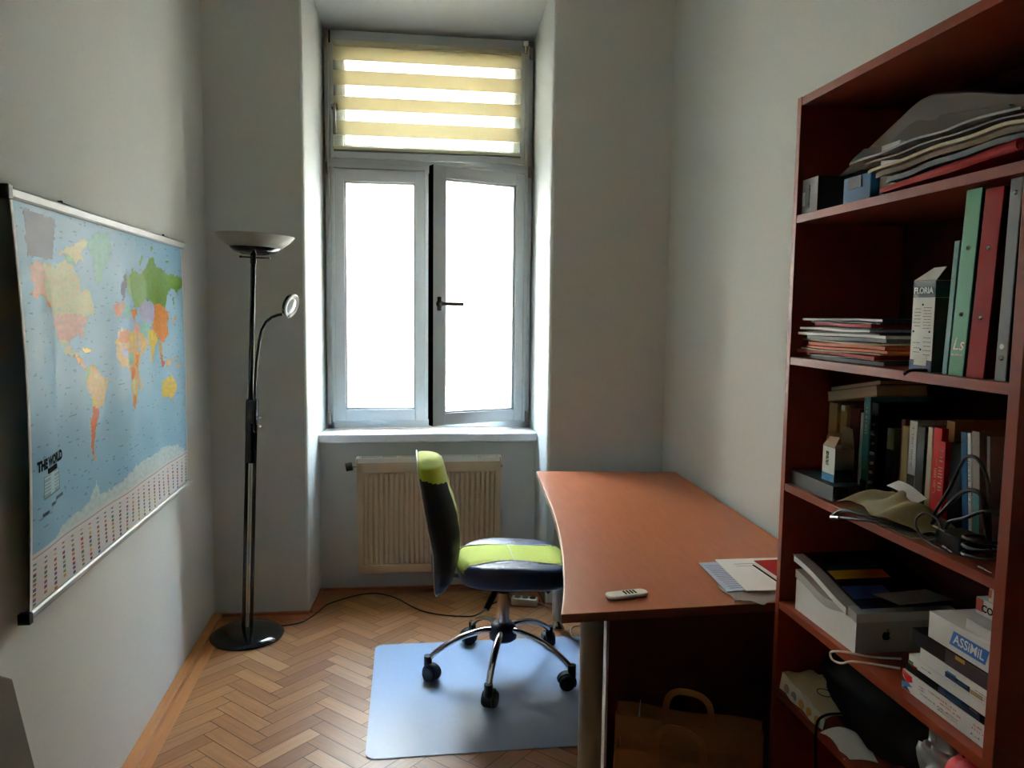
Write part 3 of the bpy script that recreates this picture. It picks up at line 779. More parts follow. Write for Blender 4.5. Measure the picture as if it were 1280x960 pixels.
# ------------------------------------------------------------------ swivel chair
CX, CY = .388, 3.02
ch = thing('swivel_chair', 'green and dark blue armless swivel chair pushed up to the desk', 'chair', (CX, CY, .004))
b = MB(); b.lathe([(0, .142), (.044, .142), (.056, .152), (.058, .185), (.048, .207), (.036, .216), (0, .216)], 32, c=(CX, CY, 0)); b.build('hub', 'navy', ch, smooth=True, weld=True)
for k, a in enumerate((41, 109, 186, 253, 325)):
    a = math.radians(a); d = Vector((math.cos(a), math.sin(a), 0)); R_ = .308
    path = [Vector((CX, CY, 0))+d*r+Vector((0, 0, z)) for r, z in ((.035, .188), (.09, .187), (.16, .172), (.22, .148), (.27, .118), (.302, .092))]
    path = smooth_path([tuple(p) for p in path], 3)
    b = MB(); b.tube(path, [.0165-.004*i/(len(path)-1) for i in range(len(path))], 14, flat=.8)
    lg = b.build('base_leg', 'chrome', ch, smooth=True)
    # caster: fork cap + twin wheels
    cp = Vector((CX, CY, 0))+d*R_
    ca = a+.9+k*.7; wd = Vector((math.cos(ca), math.sin(ca), 0)); ax = Vector((-wd.y, wd.x, 0))
    b = MB(); b.cyl((cp.x, cp.y, .055), (cp.x, cp.y, .103), .0165, 14)
    wc = cp+wd*.020
    hood = []
    T_ = Matrix(((wd.x, ax.x, 0, wc.x), (wd.y, ax.y, 0, wc.y), (0, 0, 1, .0365), (0, 0, 0, 1)))
    vs = []; nn = 12
    for yy in (-.015, .015):
        for i in range(nn+1):
            t = math.radians(10+200*i/nn); vs.append((.038*math.cos(t), yy, .038*math.sin(t)))
    fs = [list(range(nn+1))[::-1], [nn+1+i for i in range(nn+1)]]+[(i, i+1, nn+2+i, nn+1+i) for i in range(nn)]+[(nn, 0, nn+1, 2*nn+1)]
    b.add(vs, fs, 0, T_)
    cs = b.build('caster', 'black', lg, smooth=True)
    for sgn in (-1, 1):
        w_ = MB(); c0 = wc+ax*sgn*.011; c1 = wc+ax*sgn*.027
        w_.tube([(c0.x, c0.y, .0365), ((c0.x+c1.x)/2, (c0.y+c1.y)/2, .0365), (c1.x, c1.y, .0365)], [.0315, .0322, .028], 24)
        # wheels stay inside the caster's own mesh (third level is the last)
        b2 = w_
        me = b2.build('tmp_wheel', 'black', lg, smooth=True)
        me.name = 'caster_wheel'
b = MB(); b.cyl((CX, CY, .20), (CX, CY, .385), .0255, 24); b.build('gas_column', 'chrome', ch, smooth=True)
b = MB(); b.cyl((CX, CY, .36), (CX, CY, .425), .033, 24); b.cyl((CX, CY, .345), (CX, CY, .365), .029, 24); b.box(CX-.09, CX+.09, CY-.055, CY+.055, .418, .440)
b.build('seat_mechanism', 'black', ch, smooth=True)
b = MB(); b.tube([(CX+.01, CY-.01, .405), (CX-.025, CY-.04, .395), (CX-.04, CY-.06, .37)], .006, 10); b.tube([(CX-.034, CY-.054, .378), (CX-.060, CY-.085, .345), (CX-.082, CY-.110, .314)], [.010, .013, .012], 14)
b.build('height_lever', 'black', ch, smooth=True)
b = MB(); b.tube([(CX+.10, CY-.03, .425), (CX+.14, CY-.08, .40), (CX+.17, CY-.11, .375)], [.008, .008, .010], 10); b.build('tilt_lever', 'black', ch, smooth=True)
# seat cushion
SX0, SX1, SW = .198, .672, .225
def seat_outline(t):       # superellipse, slightly wider at the front
    c, s_ = math.cos(t), math.sin(t); e = .62
    x = (SX0+SX1)/2+(SX1-SX0)/2*math.copysign(abs(c)**e, c)
    y = math.copysign(abs(s_)**e, s_)*SW*(1+.06*c)
    return x, CY+y
def seatp(r, t, side):
    x, y = seat_outline(t); cx, cy = (SX0+SX1)/2, CY
    px, py = cx+(x-cx)*r, cy+(y-cy)*r
    return px, py
def build_seat():
    b = MB(); NR, NT = 26, 96
    prof = []
    for i in range(NR+1): prof.append(i)
    rings = []
    # top dome -> side -> bottom
    def crown(px, py):
        u = (px-SX0)/(SX1-SX0)
        c = .497+.010*math.sin(u*PI)*1+.006*math.cos((u-.25)*2*PI)
        c -= .030*max(0, u-.8)/.2*max(0, u-.8)/.2
        yy = abs(py-CY)/SW
        c -= .006*(1-min(1, abs(yy-.55)/.12)) if abs(yy-.55) < .12 else 0     # seam valley
        return c
    R1 = [i/18 for i in range(19)]
    vs = []; fs = []
    def ring(r, zf):
        out = []
        for k in range(NT):
            t = 2*PI*k/NT; px, py = seatp(r, t, 0); out.append((px, py, zf(px, py)))
        return out
    layers = []
    for r in [.001]+[i/16 for i in range(1, 15)]: layers.append(ring(r, crown))
    for r, dz in ((.93, -.004), (.965, -.013), (.99, -.028), (1.0, -.045), (.99, -.062), (.96, -.074), (.90, -.082), (.6, -.084), (.001, -.084)):
        layers.append(ring(r, lambda px, py, dz=dz: crown(px, py)*(.4 if dz < -.05 else 1)+(.495*.6 if dz < -.05 else 0)+dz))
    for l in layers: vs += l
    for i in range(len(layers)-1):
        for k in range(NT):
            l = (k+1) % NT; fs.append((i*NT+k, i*NT+l, (i+1)*NT+l, (i+1)*NT+k))
    k0 = len(b.v); b.add(vs, [])
    for f in fs:
        cx = sum(vs[i][0] for i in f)/4; cy = sum(vs[i][1] for i in f)/4; cz = sum(vs[i][2] for i in f)/4
        u = (cx-SX0)/(SX1-SX0); hw = .112+.016*math.cos(u*2*PI)+.01*u
        top = f[0]//NT < 20
        b.f.append(list(f)); b.m.append(1 if (abs(cy-CY) < hw and f[0]//NT < 17) else 0)
    return b
seat = build_seat().build('seat', ['navy', 'green'], ch, smooth='all', weld=True)
b = MB()
for sg in (-1, 1):
    pts = []
    for i in range(25):
        u = i/24; x = SX0+.015+(SX1-SX0-.03)*u; hw = .112+.016*math.cos(u*2*PI)+.01*u
        z = .4975+.010*math.sin(u*PI)+.006*math.cos((u-.25)*2*PI)-.030*(max(0, u-.8)/.2)**2-.003-(.008 if i in (0, 24) else 0)
        pts.append((x, CY+sg*hw, z))
    b.tube(pts, .0026, 6)
b.tube([(.415, CY+y_*.115, .5035+.010*math.sin(.46*PI)-.003*abs(y_)) for y_ in [-1+.25*i for i in range(9)]], .0016, 6)
b.build('seat_piping', 'piping', seat, smooth=True)
# backrest: profile in x/z swept over the width
ZB = [.372, .40, .44, .50, .56, .62, .68, .74, .80, .85, .885, .903]
XB = [.106, .098, .094, .092, .090, .078, .066, .055, .045, .036, .031, .033]   # rear face
XF = [.118, .144, .166, .182, .187, .180, .167, .150, .130, .116, .108, .100]  # front face at the sides
HWB = [.10, .145, .175, .200, .208, .208, .204, .198, .190, .176, .150, .115]
def lerp(A, z):
    for i in range(len(ZB)-1):
        if z <= ZB[i+1]:
            t = (z-ZB[i])/(ZB[i+1]-ZB[i]); t = t*t*(3-2*t)*.3+t*.7
            return A[i]+(A[i+1]-A[i])*t
    return A[-1]
def build_back():
    b = MB(); NV, NT = 110, 88; layers = []; info = []
    for j in range(NV+1):
        z = ZB[0]+(ZB[-1]-ZB[0])*(j/NV)
        xb_, xf_, hw = lerp(XB, z), lerp(XF, z), lerp(HWB, z)
        xc = (xb_+xf_)/2; hx = (xf_-xb_)/2
        ring = []
        for k in range(NT):
            t = 2*PI*k/NT; c, s_ = math.cos(t), math.sin(t)
            y = math.copysign(abs(s_)**.55, s_)*hw
            x = xc+math.copysign(abs(c)**.6, c)*hx
            bul = (1-(y/hw)**2)
            x += ((.016+.020*min(1, max(0, (z-.5)/.2)))*bul if c > 0 else .004*bul)
            x += -.014*(y/.2)**2*0
            ring.append((x, CY+y, z))
        layers.append(ring)
    # close with rounded caps
    def cap(ring, dz, s_):
        cx = sum(p[0] for p in ring)/NT
        return [(cx+(p[0]-cx)*s_, CY+(p[1]-CY)*s_, p[2]+dz) for p in ring]
    top = layers[-1]; bot = layers[0]
    layers = [cap(bot, -.012, .01), cap(bot, -.011, .5), cap(bot, -.007, .8)]+layers+[cap(top, .008, .86), cap(top, .013, .6), cap(top, .015, .01)]
    vs = [p for l in layers for p in l]; b.add(vs, [])
    NL = len(layers)
    for i in range(NL-1):
        for k in range(NT):
            l = (k+1) % NT
            f = [i*NT+k, i*NT+l, (i+1)*NT+l, (i+1)*NT+k]
            y = sum(vs[q][1] for q in f)/4-CY; z = sum(vs[q][2] for q in f)/4; x = sum(vs[q][0] for q in f)/4
            t = 2*PI*(k+.5)/NT
            front = math.cos(t) > -.25
            hw = .095+.012*math.cos((z-.4)*9)
            xcz = (lerp(XB, min(z, .903))+lerp(XF, min(z, .903)))/2
            g = (front and abs(y) < hw) or (z > .846-.25*(x-.06) and x > .030)
            if math.cos(t) < -.75 and z < .890: g = False
            if z > .904: g = True
            b.f.append(f); b.m.append(1 if g else 0)
    return b
M['navyback'] = mat('back_leather', srgb(12, 16, 24), .5, spec=.3)
bk = build_back().build('backrest', ['navyback', 'green'], ch, smooth='all', weld=True)
b = MB()
loop = []
for i in range(45):
    z = ZB[0]+(ZB[-1]-ZB[0])*i/44; loop.append((lerp(XB, z)+.006, CY-lerp(HWB, z)*.98, z))
loop += [(lerp(XB, .903)+.004, CY+y_, .915) for y_ in (-.09, -.04, 0, .04, .09)]
for i in range(44, -1, -1):
    z = ZB[0]+(ZB[-1]-ZB[0])*i/44; loop.append((lerp(XB, z)+.006, CY+lerp(HWB, z)*.98, z))
b.tube(loop, .0026, 6); b.build('back_piping', 'piping', bk, smooth=True)
b = MB(); b.tube(smooth_path([(CX-.04, CY, .432), (.27, CY, .415), (.185, CY, .42), (.150, CY, .46), (.146, CY, .52)]), .014, 12, flat=.6); b.build('back_support', 'black', ch, smooth=True)

# ------------------------------------------------------------------ desk
dk = thing('desk', 'large cherry wood desk with a curved front edge beside the right wall', 'desk', (.9, 2.7, 0))
DT = .73
edge = [(.381, 1.822), (.425, 2.003), (.470, 2.238), (.510, 2.487), (.547, 2.797), (.579, 3.163), (.609, 3.54)]
ed = [p[:2] for p in smooth_path([(x, y, 0) for x, y in edge], 5)]
poly = ed+[(1.266, 3.470), (1.237, 2.398), (1.234, 1.850)]
b = MB(); b.prism(poly, DT-.024, DT, 0, mside=1); b.build('tabletop', ['desk', 'deskedge'], dk, bevel=.0015)
b = MB()
n_ = len(ed)
rail = [(x-.0015, y) for x, y in ed]+[(x, y) for x, y in ed[::-1]]
b.prism(rail, DT-.0235, DT-.001); b.build('edge_banding', mat('edge_band_lit', srgb(206, 176, 146), .3), dk)  # light along the curved edge put into the band's pale colour
def desk_leg(x, y, r):
    b = MB(); b.cyl((x, y, .045), (x, y, DT-.024), r, 28); l = b.build('leg', 'legsteel', dk, smooth=True)
    b = MB(); b.lathe([(0, 0), (r*1.1, 0), (r*1.15, .010), (r*.7, .03), (r*.5, .05)], 24, c=(x, y, 0)); b.build('foot', 'chrome', l, smooth=True)
desk_leg(.481, 1.905, .031); desk_leg(.700, 3.43, .027); desk_leg(1.17, 1.93, .027); desk_leg(1.19, 3.38, .027)
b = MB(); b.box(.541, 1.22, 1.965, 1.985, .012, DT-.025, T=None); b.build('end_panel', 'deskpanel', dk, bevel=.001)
b = MB(); b.box(.534, .541, 1.952, 1.987, .012, DT-.03); b.build('panel_edging', mat('lit_edging', srgb(226, 222, 214), .3), dk)  # pale colour stands in for window light on the panel edge
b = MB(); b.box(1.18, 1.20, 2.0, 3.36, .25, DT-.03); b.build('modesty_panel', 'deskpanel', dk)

# device on the desk
Trm = Matrix.Translation((.577, 1.920, DT)) @ Matrix.Rotation(math.radians(10), 4, 'Z')
rm = thing('remote_control', 'small white remote control with dark buttons near the desk front', 'remote control', (.577, 1.92, DT))
b = MB(Trm); b.prism(rrect(-.059, .059, -.0205, .0205, .017, 8), .004, .0125); b.build('casing', 'plasticw', rm, bevel=.003, smooth=True)
b = MB(Trm); b.prism(rrect(-.056, .056, -.0185, .0185, .015, 8), .0006, .006); b.build('underside', 'grey', rm)
for i in range(4):
    for j in range(3):
        b = MB(Trm); b.box(-.008+i*.0095, -.0035+i*.0095, -.0105+j*.008, -.0050+j*.008, .0124, .0138); b.build('button', 'ink', rm)

# papers and notebook on the desk
def sheet_poly(name, poly, z, th, m, label, cat='paper', group=None, lines=None):
    b = MB(); b.prism(poly, z, z+th); o = b.build(name, m)
    return tag(o, label, cat, group)
pp = thing('paper_sheet', 'rumpled grey paper lying lowest under the papers on the desk', 'paper', (1.0, 1.95, DT))
b = MB(); b.sheet(lambda u, v: (.842+.30*u+.02*v+.008*math.sin(v*9), 1.842+.20*v+(.014*math.sin(u*19)+.006*math.sin(u*47))*(1-v), DT+.003+.0018*math.sin(u*14+v*3)), 40, 14, .001)
b.build('sheet', 'papergrey', pp, smooth=True)
p2 = thing('paper_sheet', 'printed blue-grey sheet showing left of the white page on the desk', 'paper', (.95, 2.05, DT+.0055))
b = MB(); b.prism([(.866, 2.150), (1.05, 2.160), (1.10, 1.94), (.853, 1.912)], DT+.0055, DT+.0072); b.build('sheet', mat('blue_print', srgb(176, 186, 206), .6, var=.1, vscale=40), p2)
b = MB()
random.seed(5)
for i in range(13):
    yy = 1.935+i*.0155; b.box(.872+.0*i, .872+random.uniform(.05, .10), yy, yy+.0025, DT+.0072, DT+.0076)
b.build('print_lines', mat('blue_ink', srgb(96, 110, 150), .6), p2)
p3 = thing('paper_sheet', 'plain white page lying on top under the red notebook on the desk', 'paper', (1.03, 2.05, DT+.008))
b = MB(); b.prism([(.925, 2.168), (1.19, 2.165), (1.20, 1.90), (.905, 1.905)], DT+.008, DT+.0098); b.build('sheet', 'paper', p3)
b = MB(); b.box(.965, 1.10, 2.118, 2.121, DT+.0098, DT+.0101); b.box(.962, 1.02, 2.10, 2.102, DT+.0098, DT+.0101); b.build('print_lines', 'inkgrey', p3)
nb = thing('notebook', 'small red notebook lying on the white papers beside the bookcase', 'notebook', (1.08, 2.01, DT+.0102))
Tn = Matrix.Translation((1.075, 2.03, DT+.0102)) @ Matrix.Rotation(math.radians(2), 4, 'Z')
b = MB(Tn); b.box(-.056, .065, -.073, .073, 0, .0018); b.box(-.056, .065, -.073, .073, .0135, .0155); b.box(.063, .066, -.073, .073, 0, .0155); b.build('cover', 'red', nb, bevel=.001)
b = MB(Tn); b.box(-.053, .063, -.071, .071, .0018, .0135); b.build('pages', 'paper', nb)
b = MB(Tn); b.box(-.060, .065, -.075, -.0735, -.0, .004); b.box(-.0585, -.0565, -.074, .074, -.0, .003); b.build('dark_binding', 'ink', nb)

# paper bags below the desk
def bag(lab, x0, y0, x1, y1, zt, dep, hx, hz, back=False):
    a = Vector((x0, y0, 0)); c = Vector((x1, y1, 0)); d = (c-a).normalized(); n = Vector((-d.y, d.x, 0))
    L = (c-a).length
    T = Matrix(((d.x, n.x, 0, x0), (d.y, n.y, 0, y0), (0, 0, 1, 0), (0, 0, 0, 1)))
    t = thing('paper_bag', lab, 'bag', tuple(((a+c)/2+n*dep/2)), None)
    b = MB(T); th = .002
    def side(u0, v0, u1, v1):
        # slightly bulging sheet wall
        dd = Vector((u1-u0, v1-v0, 0)); nn = Vector((dd.y, -dd.x, 0)).normalized()
        for off in (0, th):
            b.grid(lambda u, v: (u0+dd.x*u-nn.x*off+nn.x*.006*math.sin(v*PI)*math.sin(u*PI), v0+dd.y*u-nn.y*off+nn.y*.006*math.sin(v*PI)*math.sin(u*PI), .001+v*(zt-.001+.004*math.sin(u*9))), 10, 10)
    side(0, 0, L, 0); side(L, 0, L-.0, dep); side(L, dep, 0, dep); side(0, dep, 0, 0)
    b.box(0, L, 0, dep, .001, .004)
    b.build('bag_body', 'kraft', t, smooth=True)
    for vv in ([0.004, dep-.004] if back else [0.004]):
        hp = smooth_path([(hx, vv, zt-.05), (hx+.004, vv, zt+hz*.6), (hx+.022, vv+.004, zt+hz), (hx+.06, vv+.006, zt+hz+.004), (hx+.098, vv+.004, zt+hz*.92), (hx+.115, vv, zt+hz*.5), (hx+.118, vv, zt-.05)], 4)
        b = MB(T); k = len(hp)
        # flat strip handle with thickness
        vs = []
        for i, p in enumerate(hp):
            tng = Vector(hp[min(i+1, k-1)])-Vector(hp[max(i-1, 0)]); tng.normalize(); s_ = Vector((tng.z, 0, -tng.x)).normalized()
            P = Vector(p)
            for sg, dy in ((-1, 0), (1, 0), (1, .002), (-1, .002)): q = P+s_*sg*.0085; vs.append((q.x, q.y+dy-.006, q.z))
        fs = [(i*4+j, i*4+(j+1) % 4, (i+1)*4+(j+1) % 4, (i+1)*4+j) for i in range(k-1) for j in range(4)]
        b.add(vs, fs); b.build('handle', 'kraft', t, smooth=True)
    return t
bag('brown kraft paper bag in front, its top edge at the picture bottom', .515, 1.772, .80, 1.632, .40, .055, .095, .070)
bag('taller brown kraft paper bag standing behind the other bag under the desk', .535, 1.854, .875, 1.714, .44, .075, .125, .080)
b = MB(); b.tube([(.607, 1.885, .40), (.610, 1.885, .43), (.612, 1.886, .46)], [.010, .004, .001], 6, flat=.3); 
tag(b.build('receipt', 'paper'), 'small white paper scrap sticking up left of the paper bags', 'paper scrap')

# ------------------------------------------------------------------ power strip, pale cords
ps = thing('power_strip', 'white power strip lying on the floor behind the swivel chair', 'power strip', (.585, 3.73, 0))
Tp = Matrix.Translation((.588, 3.735, 0)) @ Matrix.Rotation(math.radians(-17), 4, 'Z')
b = MB(Tp); b.box(-.065, .068, -.026, .026, .001, .040); b.build('housing', 'plasticw', ps, bevel=.005)
for dx, m_ in ((-.035, 'grey'), (.005, 'grey'), (.042, 'black')):
    b = MB(Tp); b.cyl((dx, 0, .038), (dx, 0, .0425), .016, 20); b.build('socket', m_, ps, smooth=True)
b = MB(); b.tube(smooth_path([(.652, 3.716, .02), (.69, 3.70, .010), (.74, 3.665, .006), (.80, 3.60, .005), (.92, 3.45, .005), (1.05, 3.3, .005)]), .004, 8); b.build('cord', 'cordw', ps, smooth=True)
b = MB(); b.tube(smooth_path([(.765, 3.27, .006), (.745, 3.31, .006), (.755, 3.40, .006), (.80, 3.44, .006), (.90, 3.40, .008), (1.0, 3.25, .006)]), .0035, 8)
tag(b.build('cable', 'cordw', smooth=True), 'pale cable looping on the floor beneath the desk', 'cable')

# flat grey-brown slab for an unidentified edge at the lower left
b = MB()
b.add([(xl(1.7)+.012, 1.846, .403), (xl(1.7)+.012, 1.766, .66), (xl(1.6)+.012, 1.55, .80), (xl(1.5)+.012, 1.50, 0), (xl(1.8)+.012, 1.90, 0),
       (xl(1.7)+.030, 1.843, .403), (xl(1.7)+.030, 1.763, .66), (xl(1.6)+.030, 1.55, .80), (xl(1.5)+.030, 1.50, 0), (xl(1.8)+.030, 1.90, 0)],
      [(0, 1, 2, 3, 4), (9, 8, 7, 6, 5), (0, 5, 6, 1), (1, 6, 7, 2), (2, 7, 8, 3), (3, 8, 9, 4), (4, 9, 5, 0)])
tag(b.build('board', 'slabgrey', bevel=.004), 'unidentified flat grey-brown slab against the left wall at the lower corner', 'board')

# ------------------------------------------------------------------ bookcase
BX0, BX1 = .950, 1.245
Z2, Z3, Z4, Z5, Z6 = 1.725, 1.376, 1.055, .745, .514
bc = thing('bookcase', 'tall cherry wood bookcase crammed with books, binders and boxes', 'bookcase', ((BX0+BX1)/2, 1.455, 0))
for y0, y1 in ((1.812, 1.831), (1.078, 1.102)):
    b = MB(); b.box(BX0, BX1, y0, y1, 0, 2.009); b.build('side_panel', 'cherry', bc, bevel=.001)
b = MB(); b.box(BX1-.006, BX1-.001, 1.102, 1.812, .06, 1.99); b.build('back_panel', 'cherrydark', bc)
b = MB(); b.box(BX0+.001, BX1-.006, 1.102, 1.812, 1.988, 2.008); b.build('top_panel', 'cherry', bc, bevel=.001)
for z in (Z2, Z3, Z4, Z5, Z6, .10):
    b = MB(); b.box(BX0+.001, BX1-.006, 1.102, 1.812, z-.019, z); b.build('shelf', 'cherry', bc, bevel=.001)
b = MB(); b.box(BX0+.03, BX0+.046, 1.102, 1.812, 0, .081); b.build('plinth', 'cherry', bc)

def lx(txt, origin, size, m, parent, name='lettering', right=(0, -1, 0), up=(0, 0, 1), bold=.0, shear=0, th=.0006, sx=1):
    vs, fs = text_mesh(txt, size, bold, shear)
    b = MB(); b.add([(v[0]*sx, v[1], v[2]) for v in vs], fs, 0, TF(origin, right, up))
    o = b.build(name, m, parent, fix=False)
    s_ = o.modifiers.new('thick', 'SOLIDIFY'); s_.thickness = th; s_.offset = 1
    return o

def book_up(label, x0, y0, y1, z0, z1, dep, m, lean=0, name='book', group=None, mp='pages', bands=(), texts=(), cat='book', yaw=0, pgs=True):
    """standing volume, spine facing the room (-x); lean shifts the top in +y"""
    t = thing(name, label, cat, (x0+dep/2, (y0+y1)/2, z0), group)
    piv = Vector((x0, (y0+y1)/2, z0))
    Sh = Matrix.Identity(4); Sh[1][2] = lean/(z1-z0)
    T = Matrix.Translation(piv) @ Matrix.Rotation(yaw, 4, 'Z') @ Sh @ Matrix.Translation(-piv)
    c = .0018; b = MB(T)
    b.box(x0, x0+c, y0, y1, z0, z1); b.box(x0, x0+dep, y0, y0+c, z0, z1); b.box(x0, x0+dep, y1-c, y1, z0, z1)
    b.build('cover', m, t, bevel=.0008)
    if pgs:
        b = MB(T); b.box(x0+c, x0+dep-.004, y0+c, y1-c, z0+.003, z1-.003); b.build('pages', mp, t)
    for za, zb, mm in bands:
        b = MB(T); b.box(x0-.0006, x0+.0006, y0+.0002, y1-.0002, za, zb); b.build('spine_band', mm, t)
    for tx, zc, size, mm in texts:
        rn = random.Random(tx); b = MB(T); z = zc+tx/2
        while z > zc-tx/2:                        # a row of small letter-like strokes, too fine to read
            hh = size*rn.uniform(.55, .8); b.box(x0-.0008, x0-.0002, (y0+y1)/2-hh/2, (y0+y1)/2-hh/2+hh*rn.choice((.25, 1, 1)), z-size*.16, z)
            z -= size*rn.choice((.42, .42, .5, .9))
        b.build('spine_marks', mm, t)
    return t

def lines(T, parent, x0, x1, rows, m, name='printed_lines', seed=1, h=.0012):
    rnd = random.Random(seed); b = MB(T)
    for r in rows:
        x = x0+rnd.random()*.004
        while x < x1:
            w = rnd.uniform(.004, .012)
            b.box(x, min(x1, x+w), r, r+h, 0, .0005); x += w+.002
    return b.build(name, m, parent)

# ---- shelf A (topmost visible shelf)
t = thing('carton', 'small black box with a pale grey end at the top shelf corner', 'box', (1.0, 1.77, Z2))
b = MB(); b.box(.962, 1.060, 1.737, 1.808, Z2, 1.809); b.build('box_body', 'dgrey', t, bevel=.001)
b = MB(); b.box(.9612, .9622, 1.7375, 1.8075, Z2+.0005, 1.8085); b.build('end_label', 'grey', t)
b = MB(); b.box(.9604, .9613, 1.794, 1.806, Z2+.02, 1.778); b.build('sticker', 'inkwhite', t)
lines(TF((.9611, 1.776, 1.795), (0, 0, -1), (0, -1, 0)), t, 0, .055, (0, .003), 'ink', seed=4)
lx('VITAL', (1.012, 1.7365, Z2+.018), .014, 'dgrey', t, right=(1, 0, 0)) if 0 else None
t = thing('carton', 'blue box in shiny clear film on the top shelf', 'box', (1.03, 1.60, Z2))
b = MB(); b.box(.978, 1.09, 1.553, 1.655, Z2, 1.787); b.build('box_body', 'blue', t, bevel=.002)
b = MB(); b.box(.9765, .9778, 1.585, 1.635, 1.760, 1.785); b.build('printed_panel', 'dgrey', t)
b = MB(); b.grid(lambda u, v: (.9745+.003*math.sin(u*11+v*3), 1.551+.106*u, 1.7265+.064*v+.003*math.sin(u*8)), 20, 8); o = b.build('clear_wrap', 'poly', t, smooth='all', fix=False); so_ = o.modifiers.new('t', 'SOLIDIFY'); so_.thickness = .0003
t = thing('paper_ream', 'white block of paper standing behind the sheets on the top shelf', 'paper', (1.05, 1.545, Z2))
b = MB(); b.box(1.0, 1.085, 1.490, 1.548, Z2, 1.838)
b.build('page_block', mat('page_edges', srgb(206, 208, 204), .8, var=.12, vscale=3, stretch=(1, 1, 90)), t)
b = MB(); b.box(.9975, 1.0, 1.489, 1.549, Z2, 1.839); b.box(.9975, 1.086, 1.548, 1.5495, Z2, 1.839); b.build('cover', 'white', t)

def bent(label, name, cat, pts, x0, x1, th, m, rise=0.0, tip=None, group=None):
    """sheet bent along y; pts = [(y, z)], rises toward the back by rise"""
    ys = [p[0] for p in pts]
    sp = smooth_path([(0, y, z) for y, z in pts], 5)
    n = len(sp)-1
    def fn(u, v):
        i = min(int(u*n), n-1); f = u*n-i
        y = sp[i][1]*(1-f)+sp[i+1][1]*f; z = sp[i][2]*(1-f)+sp[i+1][2]*f
        xa = x0(u) if callable(x0) else x0; xb = x1(u) if callable(x1) else x1
        return (xa+(xb-xa)*v, y, z+rise*v+.0015*math.sin(u*17+v*5))
    b = MB(); b.sheet(fn, 40, 8, th)
    o = b.build(name, m, smooth=True)
    return tag(o, label, cat, group)
def tent(label, pts, xt, xb, zb, m, th=.0015):
    """envelope propped on its long side: front face below an arched upper edge, back part folding away"""
    sp = smooth_path([(0, y, z) for y, z in pts], 5); n = len(sp)-1
    def fn(u, v):
        i = min(int(u*n), n-1); f = u*n-i
        y = sp[i][1]*(1-f)+sp[i+1][1]*f; z = sp[i][2]*(1-f)+sp[i+1][2]*f
        zl = zb(u) if callable(zb) else zb
        if v < .6: t = v/.6; return (xb+(xt-xb)*t+.004*math.sin(u*7+t*3), y, min(zl, z-.003)+(z-min(zl, z-.003))*t)
        t = (v-.6)/.4; return (xt+(1.215-xt)*t, y, z-.012*math.sin(t*2)*1-.004*t)
    b = MB(); W = 44; V = 16
    for k in (0, 1):
        b.grid(lambda u, v: (fn(u, v)[0]+k*th, fn(u, v)[1], fn(u, v)[2]-k*th*.8), W, V)
    return tag(b.build('envelope', m, smooth=True), label, 'envelope')
tent('big grey-brown envelope arched over the boxes on the top shelf', [(1.800, 1.822), (1.745, 1.838), (1.66, 1.870), (1.57, 1.905), (1.51, 1.929), (1.47, 1.932), (1.40, 1.916), (1.35, 1.903), (1.25, 1.87), (1.16, 1.85)], 1.05, 1.022, lambda u: 1.812, mat('envelope_grey', srgb(138, 128, 118), .6, var=.1))
tent('folded grey envelope tucked in front of the arched one on the top shelf', [(1.665, 1.812), (1.61, 1.838), (1.555, 1.862), (1.50, 1.884), (1.44, 1.882), (1.34, 1.866), (1.24, 1.85)], 1.035, 1.012, lambda u: 1.808, mat('envelope_grey2', srgb(112, 104, 96), .6, var=.1))
xf = lambda u: .945+.0*u
bent('loose white sheets piled uppermost at the front of the top shelf', 'paper_sheets', 'paper',
     [(1.578, 1.806), (1.50, 1.809), (1.40, 1.812), (1.30, 1.812), (1.22, 1.812), (1.11, 1.808)], .943, lambda u: .975+.245*min(1, u*3.2), .004, mat('sheet_white', srgb(186, 184, 180), .7, var=.05), .034)
bent('thin white folder under the loose sheets on the top shelf', 'folder', 'folder',
     [(1.53, 1.797), (1.40, 1.799), (1.25, 1.801), (1.11, 1.799)], .949, lambda u: .98+.24*min(1, u*3.5), .003, 'papergrey', .02)
bent('cream envelope below the white folder on the top shelf', 'envelope', 'envelope',
     [(1.520, 1.781), (1.42, 1.786), (1.30, 1.790), (1.18, 1.792), (1.11, 1.790)], .951, lambda u: .98+.24*min(1, u*4), .006, 'cream', .012)
bent('brown envelope with dark underside below the cream one', 'envelope', 'envelope',
     [(1.500, 1.772), (1.42, 1.776), (1.30, 1.781), (1.18, 1.783), (1.11, 1.782)], .956, lambda u: .98+.24*min(1, u*4), .010, mat('env_brown', srgb(120, 98, 74), .7, var=.08), .01)
bent('black folder lying just above the red folder on the top shelf', 'folder', 'folder',
     [(1.465, 1.756), (1.38, 1.762), (1.25, 1.769), (1.11, 1.771)], .957, lambda u: .99+.23*min(1, u*4), .010, 'dgrey', .005)
t = thing('folder', 'glossy red folder with a rolled edge lying lowest on the top shelf', 'folder', (1.08, 1.29, Z2))
b = MB(); b.sheet(lambda u, v: ((.952)*(1-v)+(.97+.24*min(1, u*4))*v, 1.478-.368*u, Z2+.013+.014*u+.001*math.sin(u*9)), 30, 6, .010)
b.build('cover', 'red', t, smooth=True)
b = MB(); b.tube([(.958, 1.46-.34*i/10, Z2+.012+.015*i/10) for i in range(11)], [.004+.0065*i/10 for i in range(11)], 14); b.build('rolled_edge', 'red', t, smooth=True)

